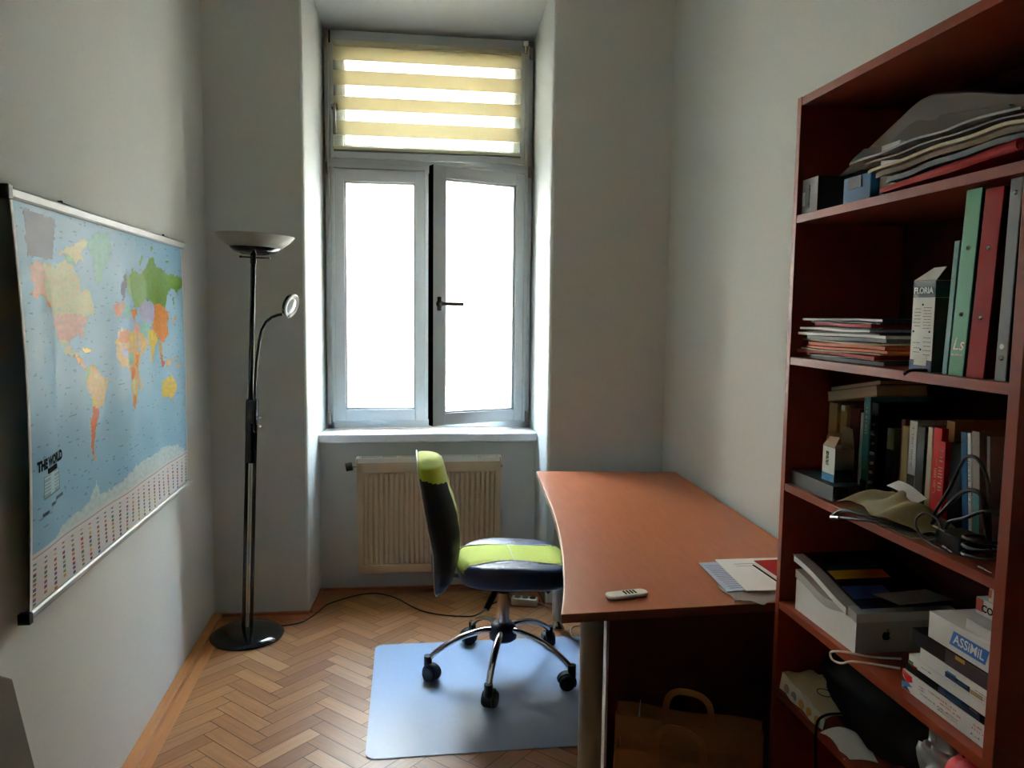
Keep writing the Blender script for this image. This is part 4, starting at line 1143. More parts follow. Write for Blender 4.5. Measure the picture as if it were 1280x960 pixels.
# ---- shelf B: pile of folders, small carton, binders
pile = [  # z0, th, yfar, ynear, x0, mat, label
 (0.000, .009, 1.760, 1.472, .975, 'midgrey', 'dark grey folder at the bottom of the folder pile'),
 (.0095, .003, 1.765, 1.500, .970, 'cream', 'thin cream folder under the lowest red one in the pile'),
 (.013, .008, 1.800, 1.480, .965, 'red', 'glossy red folder low in the folder pile'),
 (.0215, .004, 1.795, 1.478, .968, 'tan', 'tan folder above the lower red one in the pile'),
 (.026, .006, 1.775, 1.458, .972, 'orange', 'lower of the orange folders in the pile'),
 (.033, .008, 1.770, 1.470, .975, 'orange', 'upper and thicker of the orange folders in the pile'),
 (.042, .005, 1.790, 1.468, .968, 'cream', 'cream folder just above the orange ones in the pile'),
 (.0475, .009, 1.770, 1.460, .970, 'grey', 'grey-blue bundle of sheets in the middle of the pile'),
 (.057, .007, 1.798, 1.452, .964, 'white', 'white folder with the protruding tip in the pile'),
 (.065, .003, 1.770, 1.480, .972, 'dgrey', 'thin dark folder between the two white ones'),
 (.069, .006, 1.798, 1.500, .964, 'white', 'upper white folder in the pile'),
 (.0755, .003, 1.760, 1.480, .975, 'dgrey', 'dark folder under the upper red one'),
 (.079, .008, 1.740, 1.506, .970, 'red', 'bright red folder near the top of the pile'),
 (.0875, .003, 1.750, 1.480, .973, 'dgrey', 'dark folder directly above the upper red one'),
 (.092, .006, 1.785, 1.470, .968, 'purple', 'dark folder on the very top of the pile'),
]
random.seed(11)
for z, th, ya, yb_, x0, m, lab in pile:
    ph = random.random()*6; am = .0009
    b = MB()
    b.sheet(lambda u, v: (x0+.24*v+(.004*math.sin(u*5+ph) if v < .01 else 0), ya+(yb_-ya)*u-(.06 if v > .9 else .06*v)*0, Z3+z+th+am*math.sin(u*6+ph)*(1 if z > 0 else 0)+.0*v), 18, 3, th*.86)
    tag(b.build('folder', m, smooth=True), lab, 'folder', 'folders piled on the second shelf')

t = thing('carton', 'narrow white and dark box lettered FLORIA with open flap', 'box', (1.0, 1.348, Z3))
b = MB(); b.box(.970, 1.055, 1.315, 1.378, Z3, 1.548); b.build('box_body', 'white', t, bevel=.001)
b = MB(); b.box(.9694, .9702, 1.3152, 1.3778, 1.5165, 1.5475); b.box(.97, 1.054, 1.3144, 1.3152, 1.5165, 1.5475); b.build('dark_band', mat('band_slate', srgb(52, 60, 66), .5), t)
b = MB(); b.box(.9694, .9702, 1.3152, 1.3778, Z3+.0005, Z3+.022); b.build('blue_band', 'deepblue', t)
b = MB(); b.box(.97, 1.0545, 1.3142, 1.3151, Z3+.0005, 1.516); b.build('brown_side', mat('brown_side', srgb(60, 44, 34), .6), t)
lx('FLORIA', (.9690, 1.3475, 1.529), .0165, 'inkwhite', t, bold=.0004)
b = MB(); b.box(.9688, .9696, 1.328, 1.364, Z3+.012, Z3+.032); b.build('sticker', 'paper', t)
Tl = TF((.9693, 1.374, 1.40), (0, -1, 0), (0, 0, 1))
lines(Tl, t, .002, .022, [.062+.0065*i for i in range(6)], 'inkgrey', seed=2); lines(Tl, t, .029, .052, [.058+.0055*i for i in range(8)], 'inkgrey', seed=3)
lines(Tl, t, .004, .024, [.012, .020, .030], 'inkgrey', seed=5); lines(Tl, t, .032, .055, [.008, .016, .024, .032, .040], 'inkgrey', seed=6)
b = MB(Tl)
for x, z in ((.027, .103), (.004, .052), (.050, .052), (.027, .018)): b.box(x-.0018, x+.0018, z-.0018, z+.0018, 0, .0006)
b.build('printed_marks', 'ink', t)
b = MB(); b.add([(.970, 1.378, 1.549), (.970, 1.316, 1.549), (.986, 1.312, 1.573), (.992, 1.353, 1.573), (.9712, 1.378, 1.5485), (.9712, 1.316, 1.5485), (.9872, 1.312, 1.5725), (.9932, 1.353, 1.5725)],
                 [(0, 1, 2, 3), (7, 6, 5, 4), (0, 4, 5, 1), (1, 5, 6, 2), (2, 6, 7, 3), (3, 7, 4, 0)]); b.build('flap', 'white', t)
t = book_up('thin dark teal album with glossy pale spine beside the green binder', .967, 1.268, 1.281, Z3, 1.615, .20, 'teal', lean=-.012, name='album', cat='album')
book_up('slim pale green booklet squeezed in beside the teal album', .985, 1.283, 1.287, Z3, 1.575, .19, 'lgreenbook' if 'lgreenbook' in M else 'greenb', lean=-.010, name='booklet', cat='booklet', pgs=False)

def binder(label, x0, y0, y1, z1, lean, m, mside, riv, group='ring binders'):
    t = thing('ring_binder', label, 'binder', (x0+.12, (y0+y1)/2, Z3), group)
    piv = Vector((x0, (y0+y1)/2, Z3)); Sh = Matrix.Identity(4); Sh[1][2] = lean/(z1-Z3)
    T = Matrix.Translation(piv) @ Sh @ Matrix.Translation(-piv)
    b = MB(T); b.box(x0, x0+.002, y0, y1, Z3, z1); b.build('spine', m, t, bevel=.0008)
    for yy in ((y0, y0+.002), (y1-.002, y1)):
        b = MB(T); b.box(x0+.002, x0+.245, yy[0], yy[1], Z3, z1); b.build('cover', mside, t, bevel=.0006)
    b = MB(T); b.box(x0+.006, x0+.225, y0+.004, y1-.004, Z3+.006, z1-.018); b.build('pages', 'paper', t)
    for z in riv:
        b = MB(T); b.tube([(x0-.0002, (y0+y1)/2, z), (x0-.0022, (y0+y1)/2, z)], [.0042, .0028], 16); b.build('rivet', 'chrome', t, smooth=True)
    return t, T
t, T_ = binder('green ring binder with two steel rivets', .966, 1.2265, 1.2635, 1.700, -.018, 'greenb', mat('green_side', srgb(28, 74, 56), .5), (1.485, 1.60))
vs, fs = text_mesh('Ls', .032, 0, .25)
b = MB(T_); b.add([(v[0], v[1], 0) for v in vs], fs, 0, TF((.9655, 1.245, 1.432), (0, -1, 0), (0, 0, 1))); b.build('logo', 'inkwhite', t, fix=False)
lines(T_ @ TF((.9658, 1.260, 1.412), (0, -1, 0), (0, 0, 1)), t, 0, .028, (0, .0018), 'inkwhite', name='logo_lettering', seed=9)
t, T_ = binder('red ring binder between the green and black ones', .966, 1.1775, 1.2185, 1.695, -.018, 'red', mat('red_side', srgb(84, 12, 12), .5), (1.480, 1.597))
t, T_ = binder('black ring binder with a narrow grey spine', .966, 1.1285, 1.1525, 1.703, -.006, 'grey', 'blackm', (1.414, 1.680))
b = MB(T_); b.tube([(.9655, 1.1405, 1.433), (.9645, 1.1405, 1.433)], .0048, 14); b.build('spine_emblem', 'inkwhite', t)
b = MB(); b.tube(smooth_path([(1.02, 1.295, Z3+.004), (.972, 1.325, Z3+.0035), (.952, 1.345, Z3+.002), (.9455, 1.356, Z3-.006)]), .0032, 8)
tag(b.build('cable', 'black', smooth=True), 'short black cable end hanging over the shelf edge below the binders', 'cable')

# ---- shelf C
t = thing('carton', 'long flat black box with a barcode label on its end', 'box', (1.0, 1.71, Z4))
b = MB(); b.box(.964, 1.040, 1.612, 1.808, Z4, 1.091); b.build('box_body', 'dgrey', t, bevel=.001)
b = MB(); b.box(.970, 1.030, 1.6108, 1.6122, Z4+.003, 1.088); b.build('label', 'grey', t)
Tb = TF((.973, 1.6106, Z4+.006), (1, 0, 0), (0, 0, 1)); rnd = random.Random(3); b = MB(Tb); x = .002
while x < .026: w_ = rnd.uniform(.0006, .0018); b.box(x, x+w_, .012, .026, 0, .0004); x += w_+.0012
b.build('barcode', 'ink', t); lines(Tb, t, .002, .05, (.002, .006), 'ink', seed=8)
t = thing('carton', 'small open white and grey box standing on the flat black box', 'box', (1.01, 1.675, 1.0912))
b = MB(); z0, z1 = 1.0912, 1.172; th = .0012
b.box(.986, 1.034, 1.648, 1.700, z0, z0+th); b.box(.986, .986+th, 1.648, 1.700, z0, z1, 0); b.box(1.034-th, 1.034, 1.648, 1.700, z0, z1); b.box(.986, 1.034, 1.700-th, 1.700, z0, z1)
b.build('box_body', 'white', t)
b = MB(); b.box(.9865, 1.034, 1.6475, 1.6487, z0, z1); b.build('grey_side', mat('grey_side', srgb(116, 120, 118), .6), t)
b = MB(); b.box(.9853, .9861, 1.6485, 1.6995, z0, z0+.018); b.build('blue_band', 'cyan', t)
b = MB(); b.box(.9868, 1.0338, 1.6470, 1.6478, z0, z0+.030); b.build('dark_band', 'dgrey', t)
lines(TF((.9857, 1.684, z0+.072), (0, 0, -1), (0, -1, 0)), t, 0, .035, (0, .004, .008), 'ink', seed=12, h=.0022)
for P in ([(.986, 1.700, z1), (.986, 1.650, z1), (.999, 1.650, z1+.026), (.999, 1.695, z1+.022)], [(1.034, 1.700, z1), (1.034, 1.648, z1), (1.030, 1.652, z1+.045), (1.030, 1.696, z1+.048)], [(.990, 1.6999, z1), (1.030, 1.6999, z1), (1.028, 1.692, z1+.03), (.992, 1.692, z1+.03)]):
    b = MB(); Q = [Vector(p) for p in P]; nn = (Q[1]-Q[0]).cross(Q[2]-Q[1]).normalized()*.001
    b.add([tuple(q) for q in Q]+[tuple(q+nn) for q in Q], [(0, 1, 2, 3), (7, 6, 5, 4), (0, 4, 5, 1), (1, 5, 6, 2), (2, 6, 7, 3), (3, 7, 4, 0)]); b.build('flap', mat('board_brown', srgb(176, 156, 128), .8), t)

GC = 'books standing on the third shelf'
BK = [ # label, x0,y0,y1,z1,dep,mat,lean,bands,texts
 ('tan paperback standing leftmost on the third shelf', 1.052, 1.757, 1.795, 1.265, .15, 'tan', 0, (), ()),
 ('brown book with a pale knob-like top beside the leftmost tan one', 1.052, 1.716, 1.742, 1.262, .15, 'tan', 0, (), ()),
 ('dark maroon book hidden behind the small open box', 1.056, 1.668, 1.706, 1.262, .15, 'maroon', 0, (), ()),
 ('very thin white book left of the teal one', 1.054, 1.652, 1.661, 1.255, .15, 'white', 0, (), ()),
 ('teal hardback with a black lower band', 1.054, 1.626, 1.650, 1.297, .16, 'teal', 0, ((Z4, 1.10, 'blackm'),), ((.06, 1.24, .009, 'inkwhite'),)),
 ('black hardback with white patterned spine right of the teal one', 1.054, 1.594, 1.621, 1.284, .16, 'blackm', 0, (), ()),
 ('olive and dark book set back in the gap on the third shelf', 1.066, 1.550, 1.576, 1.232, .13, 'olive', 0, ((Z4, 1.185, 'blackm'),), ()),
 ('narrow maroon book left of the tan paperback pair', 1.080, 1.535, 1.549, 1.255, .14, 'maroon', 0, (), ()),
 ('tan paperback left of the white and grey book', 1.072, 1.510, 1.532, 1.243, .15, 'tan', 0, (), ((.022, 1.09, .008, 'ink'),)),
 ('white book with a grey lower part on its spine', 1.072, 1.484, 1.5085, 1.258, .15, 'white', 0, ((Z4, 1.142, 'midgrey'),), ((.095, 1.20, .008, 'inkgrey'),)),
 ('dark grey paperback right of the white and grey book', 1.072, 1.458, 1.4825, 1.250, .15, 'midgrey', 0, (), ()),
 ('black paperback left of the cream and red ones', 1.090, 1.438, 1.456, 1.215, .14, 'blackm', 0, (), ()),
 ('cream paperback touching the red one', 1.058, 1.415, 1.430, 1.256, .15, 'cream', 0, (), ()),
 ('bright red paperback with pale lettering', 1.058, 1.389, 1.414, 1.258, .15, 'redspine', 0, (), ((.07, 1.16, .009, 'tan'),)),
 ('second red paperback with large pale letters, lower than its neighbour', 1.050, 1.366, 1.387, 1.235, .15, 'redspine', 0, (), ((.085, 1.175, .015, 'tan'),)),
 ('ochre book rising behind the red paperbacks', 1.072, 1.372, 1.3955, 1.274, .15, 'ochre', 0, (), ()),
 ('tall black book left of the blue one', 1.058, 1.326, 1.362, 1.236, .15, 'blackm', 0, (), ()),
 ('blue paperback leaning in the right part of the third shelf', 1.052, 1.292, 1.308, 1.262, .14, 'blue', .022, (), ()),
 ('thin white paperback leaning against the blue one', 1.052, 1.282, 1.2905, 1.262, .14, 'white', .022, (), ((.08, 1.17, .006, 'ink'),)),
 ('grey and pale teal paperback leaning behind the cables', 1.052, 1.262, 1.2805, 1.268, .14, 'papergrey', .020, ((Z4, 1.15, 'teal'),), ()),
 ('thin pale blue booklet at the right end of the leaning books', 1.060, 1.247, 1.2545, 1.262, .14, 'palebl', .018, (), ()),
 ('dark red book with a small pale label near the bookcase side', 1.080, 1.190, 1.215, 1.235, .14, 'maroon', .004, ((1.16, 1.185, 'papergrey'),), ((.02, 1.205, .010, 'tan'),)),
 ('black book standing last beside the near side panel', 1.085, 1.150, 1.185, 1.225, .14, 'blackm', 0, (), ()),
]
M['redspine'] = mat('red_spine', srgb(214, 36, 36), .5, var=.04, spec=.15)
M['ochre'] = mat('ochre_card', srgb(176, 128, 66), .6, var=.06)
M['palebl'] = mat('pale_blue_card', srgb(160, 178, 186), .5, var=.05)
for lab, x0, y0, y1, z1, dep, m, lean, bands, texts in BK:
    # the tan pair has page-coloured spines
    t = book_up(lab, x0, y0, y1, Z4+.0003, z1, dep, m, lean=lean, group=GC, bands=bands, texts=texts)
    if 'white patterned' in lab:
        rnd = random.Random(21); b = MB()
        for i in range(9):
            z = 1.075+i*.0225
            b.tube([(x0-.0005, 1.6075+rnd.uniform(-.002, .002), z+rnd.uniform(0, .006)), (x0-.0012, 1.6075, z+.006)], rnd.uniform(.003, .0068), 10)
        b.build('spine_pattern', 'inkgrey', t)
    if 'knob-like' in lab:
        b = MB(); b.box(x0-.002, x0+.01, 1.722, 1.736, 1.250, 1.2632); b.build('top_mark', 'inkwhite', t)
Th = Matrix.Translation((1.06, 1.69, 1.284)) @ Matrix.Rotation(-math.radians(10), 4, 'X')
for k, (m, dz, th_, lab, xo) in enumerate(((('tan'), 0, .024, 'tan book lying across the tops of the standing books', 0), ('dgrey', .0245, .012, 'dark thin book lying uppermost under the shelf board', .01))):
    t = thing('book', lab, 'book', (1.12, 1.69, 1.284), 'books lying across the standing books')
    b = MB(Th @ Matrix.Translation((0, 0, dz))); b.box(-.018+xo, .11, -.105, .100, 0, .002); b.box(-.018+xo, .11, -.105, .100, th_-.002, th_); b.build('cover', m, t)
    b = MB(Th @ Matrix.Translation((0, 0, dz))); b.box(-.016+xo, .108, -.103, .098, .002, th_-.002); b.build('pages', 'pages', t)

# khaki pouch with a paper on it
b = MB(); nu, nv = 40, 26
def pf(u, v):
    y = 1.575-.265*u; x = .955+.10*v
    h = .058*(math.sin(PI*min(1, max(0, v*.95+.05)))**.5)*(math.sin(PI*(u*.92+.04))**.38)
    h *= 1+.16*math.sin(u*9+v*4)+.10*math.sin(u*21-v*7)
    y -= .02*math.sin(v*5); x += .010*math.sin(u*8)
    return (x, y, Z4+.002+h)
b.sheet(pf, nu, nv, .0015); k0 = len(b.v)
b.prism([(.958, 1.560), (1.055, 1.560), (1.055, 1.325), (.958, 1.325)], Z4+.0005, Z4+.002)
tag(b.build('pouch', 'khaki', smooth=True), 'crumpled khaki cloth pouch at the front of the third shelf', 'pouch')
b = MB(); b.sheet(lambda u, v: (1.0+.026*v-.01*u, 1.47-.105*u, Z4+.071-.010*u+.004*math.sin(u*4)+.010*v), 10, 6, .0012)
tag(b.build('paper_sheet', 'paper', smooth=True), 'folded white paper lying on the khaki pouch', 'paper')
# cables and small electronics
def cab(name, lab, pts, r, m='black', cat='cable', k=5):
    b = MB(); b.tube(smooth_path(pts, k), r, 8); return tag(b.build(name, m, smooth=True), lab, cat, None)
cab('cable', 'black cable drooping over the front edge of the third shelf', [(1.0, 1.33, Z4+.006), (.975, 1.40, Z4+.007), (.955, 1.47, Z4+.006), (.946, 1.535, Z4+.002), (.942, 1.575, Z4-.022)], .0042)
cab('cable', 'second black cable running along the front edge of the third shelf', [(1.0, 1.30, Z4+.012), (.966, 1.36, Z4+.010), (.950, 1.43, Z4+.005), (.944, 1.48, Z4-.004), (.943, 1.54, Z4-.016)], .0032)
b = MB(); b.tube([(.942, 1.545, Z4-.018), (.942, 1.572, Z4-.025)], [.004, .006], 10); tag(b.build('cable_plug', 'chrome', smooth=True), 'small shiny plug dangling below the third shelf edge', 'plug')
loop1 = [(1.00, 1.300, Z4+.010), (.995, 1.315, 1.10), (1.0, 1.285, 1.16), (1.0, 1.262, 1.205), (.995, 1.238, 1.231), (.99, 1.205, 1.232), (.99, 1.180, 1.20), (.99, 1.172, 1.15), (1.0, 1.175, 1.09), (1.0, 1.18, Z4+.008)]
cab('cable', 'black cable forming the tallest loop before the leaning books', loop1, .0032)
cab('cable', 'thick black cable arching below the tallest loop', [(1.0, 1.325, Z4+.008), (.99, 1.31, 1.09), (.985, 1.27, 1.13), (.985, 1.235, 1.165), (.985, 1.205, 1.178), (.985, 1.182, 1.168), (.99, 1.176, 1.12), (1.0, 1.17, Z4+.01)], .0040)
cab('cable', 'black cable crossing low over the leaning books', [(1.01, 1.30, Z4+.02), (.985, 1.26, 1.105), (.98, 1.215, 1.125), (.98, 1.180, 1.145), (.99, 1.150, 1.150), (1.01, 1.14, 1.10), (1.02, 1.15, Z4+.006)], .0036)
cab('cable', 'slim grey cable curling low in front of the black book', [(.975, 1.20, Z4+.006), (.965, 1.25, Z4+.004), (.962, 1.30, Z4+.012), (.965, 1.325, Z4+.035), (.975, 1.31, Z4+.055), (.98, 1.28, Z4+.045), (.975, 1.27, Z4+.02), (.97, 1.29, Z4+.006)], .0022, 'midgrey')
cab('cable', 'coiled black cable lying beside the bookcase panel', [(1.0+.035*math.cos(t*.7), 1.185+.035*math.sin(t*.7), Z4+.005+.0016*t) for t in range(28)], .003, k=2)
b = MB(); b.prism(rrect(.985, 1.045, 1.225, 1.30, .008), Z4+.0005, Z4+.028); o = b.build('adapter', 'black', bevel=.003); tag(o, 'black power adapter under the tangle of cables', 'adapter')
b = MB(); b.prism(rrect(.99, 1.05, 1.32, 1.50, .006), Z4+.0005, Z4+.018); tag(b.build('adapter', 'blackm', bevel=.003), 'flat black device lying behind the khaki pouch', 'device') if 0 else None
for lab, p, q, r in (('short silver plug among the cables', (.966, 1.222, Z4+.006), (.966, 1.246, Z4+.010), .0032), ('silver audio jack at the shelf front near the side panel', (.958, 1.118, Z4+.004), (.960, 1.150, Z4+.004), .0026), ('silver plug with a white body between cable and blue book', (.975, 1.255, Z4+.034), (.975, 1.285, Z4+.036), .003)):
    b = MB(); q_ = Vector(q)-Vector(p)
    b.tube([p, tuple(Vector(p)+q_*.55), tuple(Vector(p)+q_*.56), q], [r*.55, r*.55, r, r], 12); tag(b.build('cable_plug', 'chrome', smooth=True), lab, 'plug')

# ---- shelf D: white box with magazines, stack of books
t = thing('carton', 'large white box with a dented lid on the fourth shelf', 'box', (1.06, 1.63, Z5))
b = MB(); b.box(.968, 1.20, 1.500, 1.762, Z5, .822, ms=[0, 0, 1, 0, 0, 0]); b.build('box_body', ['white', mat('box_end', srgb(150, 144, 134), .5)], t, bevel=.002)
b = MB(); b.sheet(lambda u, v: (.966+.236*v, 1.764-.266*u, .846-.012*u+.004*math.sin(u*9)-(.012*math.sin(PI*min(1, u*1.2))*(1-v))), 24, 10, .020); b.build('lid', mat('box_lid', srgb(176, 172, 164), .5), t, smooth=True)
# fruit mark with a bite on the near end
def blob(cx, cy, pts): return [(cx+x, cy+y) for x, y in pts]
ap = []
for i in range(40):
    a = 2*PI*i/40; r = .0105*(1-.13*abs(math.cos(a))*0+.10*math.sin(a)**2*0)
    x = r*math.cos(a)*.93; y = r*math.sin(a)
    if y > .006: y -= .0028*math.exp(-(x/.0028)**2)
    if y < -.006: y += .0016*math.exp(-(x/.0026)**2)
    dx, dy = x-.0118, y-.0012; dd = math.hypot(dx, dy)
    if dd < .0058: x = .0118+dx/dd*.0058; y = .0012+dy/dd*.0058
    ap.append((x, y))
b = MB(TF((1.040, 1.4995, .783), (1, 0, 0), (0, 0, 1))); b.prism(ap, 0, .0006)
b.prism([(0, .0105), (.0015, .0135), (.005, .0155), (.0045, .0125), (.002, .0105)], 0, .0006); b.build('fruit_logo', 'ink', t)
t = thing('magazine', 'thick white magazine pile lying directly on the dented box', 'magazine', (1.07, 1.63, .857))
b = MB(); b.sheet(lambda u, v: (.962+.235*v, 1.768-.235*u, .880-.040*u+.004*math.sin(u*5)+.0*v), 20, 6, .014); b.build('pages', 'paper', t, smooth=True)
b = MB(); b.sheet(lambda u, v: (.960+.24*v, 1.770-.24*u, .8825-.040*u+.004*math.sin(u*5)), 20, 6, .0014); b.build('cover', 'papergrey', t, smooth=True)
t = thing('magazine', 'dark blue magazine with a yellow title lying on the white pile', 'magazine', (1.09, 1.60, .868))
tz = lambda u, v: .8855-.040*u+.004*math.sin(u*5)+.001
b = MB(); b.sheet(lambda u, v: (.985+.22*v, 1.768-.255*u, tz(u, v)), 20, 6, .0022); b.build('cover', mat('mag_blue', srgb(20, 34, 58), .25, var=.3, vscale=14), t, smooth=True)
b = MB(); b.sheet(lambda u, v: (.992+.14*v, 1.665-.036*u, tz((1.768-1.665+.036*u)/.255, v)+.0006), 8, 6, .0004); b.build('title_band', 'yellow', t, smooth=True)
b = MB(); b.sheet(lambda u, v: (.992+.10*v, 1.600-.05*u, tz((1.768-1.600+.05*u)/.255, v)+.0006), 8, 6, .0004); b.build('cover_picture', 'deepblue', t, smooth=True)
b = MB(); b.sheet(lambda u, v: (1.04+.13*v+.03*u, 1.555-.05*u, .857+.006*v-.006*u), 8, 6, .0014); tag(b.build('leaflet', 'papergrey', smooth=True), 'small grey leaflet on the right end of the blue magazine', 'leaflet')
cab('cable', 'pale cable loop hanging over the fourth shelf edge', [(1.05, 1.46, Z5+.004), (.99, 1.475, Z5+.004), (.955, 1.50, Z5+.004), (.942, 1.525, Z5-.004), (.938, 1.545, Z5-.016), (.938, 1.535, Z5-.028), (.941, 1.505, Z5-.022), (.944, 1.475, Z5-.004), (.965, 1.45, Z5+.003), (1.02, 1.42, Z5+.003)], .0024, 'cordw')

def book_flat(label, x0, y0, y1, z0, z1, dep, m, name='book', cat='book', group='books stacked flat on the fourth shelf', top=None, text=(), solid=False):
    t = thing(name, label, cat, (x0+dep/2, (y0+y1)/2, z0), group)
    c = .002; b = MB()
    b.box(x0, x0+dep, y0, y1, z0, z0+c); b.box(x0, x0+dep, y0, y1, z1-c, z1); b.box(x0, x0+c, y0, y1, z0, z1); b.build('cover', m, t, bevel=.0008)
    b = MB(); b.box(x0+c, x0+dep-.003, y0+.002, y1-.002, z0+c, z1-c); b.build('pages', 'paper', t)
    for tx, yc, zc, size, mm in text:
        if isinstance(tx, str): lx(tx, (x0-.0004, yc, zc), size, mm, t, name='spine_lettering', bold=size*.02)
        else:
            rn = random.Random(yc); b = MB(); y = yc+tx/2
            while y > yc-tx/2:
                hh = size*rn.uniform(.35, .6); b.box(x0-.0007, x0-.0001, y-size*.14, y, zc-hh/2, zc-hh/2+hh*rn.choice((.3, 1, 1))); y -= size*rn.choice((.36, .36, .45, .8))
            b.build('spine_marks', mm, t)
    return t
X_ = .976
t = book_flat('thick white coursebook at the bottom of the flat stack, with coloured corner', X_, 1.110, 1.350, Z5, .784, .20, 'white',
      text=((.075, 1.235, .776, .0055, 'inkred'), (.055, 1.215, .769, .0055, 'inkred'), (.016, 1.293, .772, .005, 'inkred'), (.016, 1.293, .767, .005, 'inkgrey'), (.030, 1.140, .775, .006, 'inkred'), (.028, 1.146, .768, .006, 'inkred'), (.10, 1.245, .760, .0045, 'inkgrey'), (.05, 1.22, .755, .0045, 'inkgrey'), (.022, 1.150, .757, .006, 'ink')))
for P, m_ in (([(1.350, .784), (1.350, .772), (1.318, .779)], 'orange'), ([(1.350, .776), (1.322, .780), (1.318, .770), (1.335, .762)], 'redspine' ), ([(1.350, .772), (1.335, .762), (1.350, .758)], 'maroon'), ([(1.350, .760), (1.350, .748), (1.318, .760), (1.330, .764)], 'cyan'), ([(1.350, .7465), (1.322, .7465), (1.335, .755)], 'deepblue')):
    b = MB(); b.add([(X_-.0006, y, z) for y, z in P]+[(X_+.0004, y, z) for y, z in P], [list(range(len(P))), [len(P)+i for i in range(len(P))][::-1]]); b.build('corner_print', m_, t, fix=False)
t = book_flat('black paperback with blue spine picture above the bottom coursebook', X_+.002, 1.112, 1.343, .7845, .800, .19, 'blackm')
for a, c_, za, zb, mm in ((1.145, 1.250, .787, .7985, 'deepblue'), (1.19, 1.245, .792, .7988, 'cyan'), (1.15, 1.17, .7955, .7988, 'tan'), (1.232, 1.25, .788, .797, 'papergrey')):
    b = MB(); b.box(X_+.0012, X_+.0021, a, c_, za, zb); b.build('spine_picture', mm, t)
t = book_flat('slim white book with a green and red spot at its far end', X_+.001, 1.113, 1.336, .8005, .821, .20, 'white', text=((.03, 1.285, .811, .0045, 'inkgrey'),))
b = MB(); b.box(X_, X_+.0012, 1.322, 1.3355, .8035, .809); b.build('green_print', 'greenb', t); b = MB(); b.box(X_, X_+.0012, 1.310, 1.3355, .8005, .8033); b.build('red_print', 'red', t)
t = book_flat('white book with small pictures on its spine below the black one', X_, 1.111, 1.303, .8215, .849, .20, 'white')
for a, c_, za, zb, mm in ((1.17, 1.232, .8255, .835, 'deepblue'), (1.175, 1.20, .829, .835, 'cyan'), (1.14, 1.168, .8255, .8325, 'tan'), (1.205, 1.228, .833, .838, 'cyan')):
    b = MB(); b.box(X_-.0008, X_+.0004, a, c_, za, zb); b.build('spine_picture', mm, t)
lines(TF((X_-.0004, 1.160, .828), (0, -1, 0), (0, 0, 1)), t, 0, .045, (.0, .004, .008), 'inkgrey', seed=31, h=.0008)
t = book_flat('black and dark purple hardback under the white boxed course', X_-.002, 1.109, 1.328, .8495, .8775, .21, 'blackm')
b = MB(); b.box(X_-.0028, X_-.0016, 1.110, 1.232, .850, .877); b.build('purple_print', 'purple', t); b = MB(); b.box(X_-.0034, X_-.0026, 1.183, 1.206, .870, .8768); b.build('yellow_print', 'yellow', t)
t = thing('course_box', 'white boxed language course with blue ASSiMiL lettering', 'box', (1.06, 1.195, .878))
b = MB(); b.box(X_+.001, 1.17, 1.109, 1.286, .878, .928); b.build('box_body', 'white', t, bevel=.001)
b = MB()
Ta = TF((X_+.0002, 1.180, .903), (0, -1, 0), (0, 0, 1))
b.add([(-.047, -.0135, 0), (.040, -.0135, 0), (.048, .0135, 0), (-.038, .0135, 0), (-.047, -.0135, .0007), (.040, -.0135, .0007), (.048, .0135, .0007), (-.038, .0135, .0007)], [(0, 1, 2, 3), (7, 6, 5, 4), (0, 4, 5, 1), (1, 5, 6, 2), (2, 6, 7, 3), (3, 7, 4, 0)], 0, Ta)
b.build('logo_panel', mat('logo_blue', srgb(40, 110, 200), .4), t)
vs, fs = text_mesh('ASSiMiL', .0245, .0005, .15, 1.0); b = MB(); b.add([(v[0]*.92, v[1], .0012) for v in vs], fs, 0, Ta); b.build('logo_lettering', mat('pure_white', srgb(238, 240, 240), .5), t, fix=False)
t = thing('booklet', 'white booklet lying on top of the boxed language course', 'booklet', (1.05, 1.15, .9285))
b = MB(); b.box(X_+.012, 1.15, 1.106, 1.200, .9285, .946); b.build('pages', 'paper', t)
b = MB(); b.box(X_+.010, 1.152, 1.104, 1.202, .946, .948); b.box(X_+.010, X_+.012, 1.104, 1.202, .9285, .948); b.build('cover', 'white', t)
t = book_flat('small white book lettered CON near the top of the right pile', 1.02, 1.106, 1.222, .9485, .9785, .13, 'white', group='small books topping the flat stack', text=(('CON', 1.187, .962, .018, 'ink'),))
b = MB(); b.box(1.0192, 1.0202, 1.205, 1.2215, .955, .977); b.build('red_picture', 'inkred', t)
t = book_flat('small white book lettered IL TE topmost of the right pile', 1.022, 1.106, 1.196, .979, 1.006, .12, 'white', group='small books topping the flat stack', text=(('IL TE', 1.168, .990, .014, 'ink'),))
b = MB(); b.box(1.0212, 1.0222, 1.190, 1.1955, .986, 1.0); b.build('red_picture', 'inkred', t)

# ---- shelf E
t = thing('paper_pack', 'flat white pack printed with round yellow coins on the lowest visible shelf', 'pack', (1.0, 1.69, Z6))
def pk(u, v):
    return (.962+.085*v, 1.800-.205*u, Z6+.045+.022*math.sin(u*2.6)*v-.012*u+.003*math.sin(u*18+v*9))
b = MB(); b.sheet(pk, 30, 10, .0015); b.build('upper_face', 'cream', t, smooth=True)
b = MB(); b.sheet(lambda u, v: (.957+.0065*v+.003*math.sin(u*14), 1.802-.205*u, (Z6+.002)*(1-v)+(Z6+.045-.012*u)*v+.0015), 30, 6, .0015); b.build('front_face', mat('pack_white', srgb(214, 210, 196), .6, var=.04), t, smooth=True)
for i in range(5):
    yy = 1.765-i*.037
    b = MB(); b.tube([(.9575, yy, Z6+.018-.001*i), (.9558, yy, Z6+.018-.001*i)], .0115, 20); o = b.build('coin_print', 'yellow' if i > 1 else 'papergrey', t)
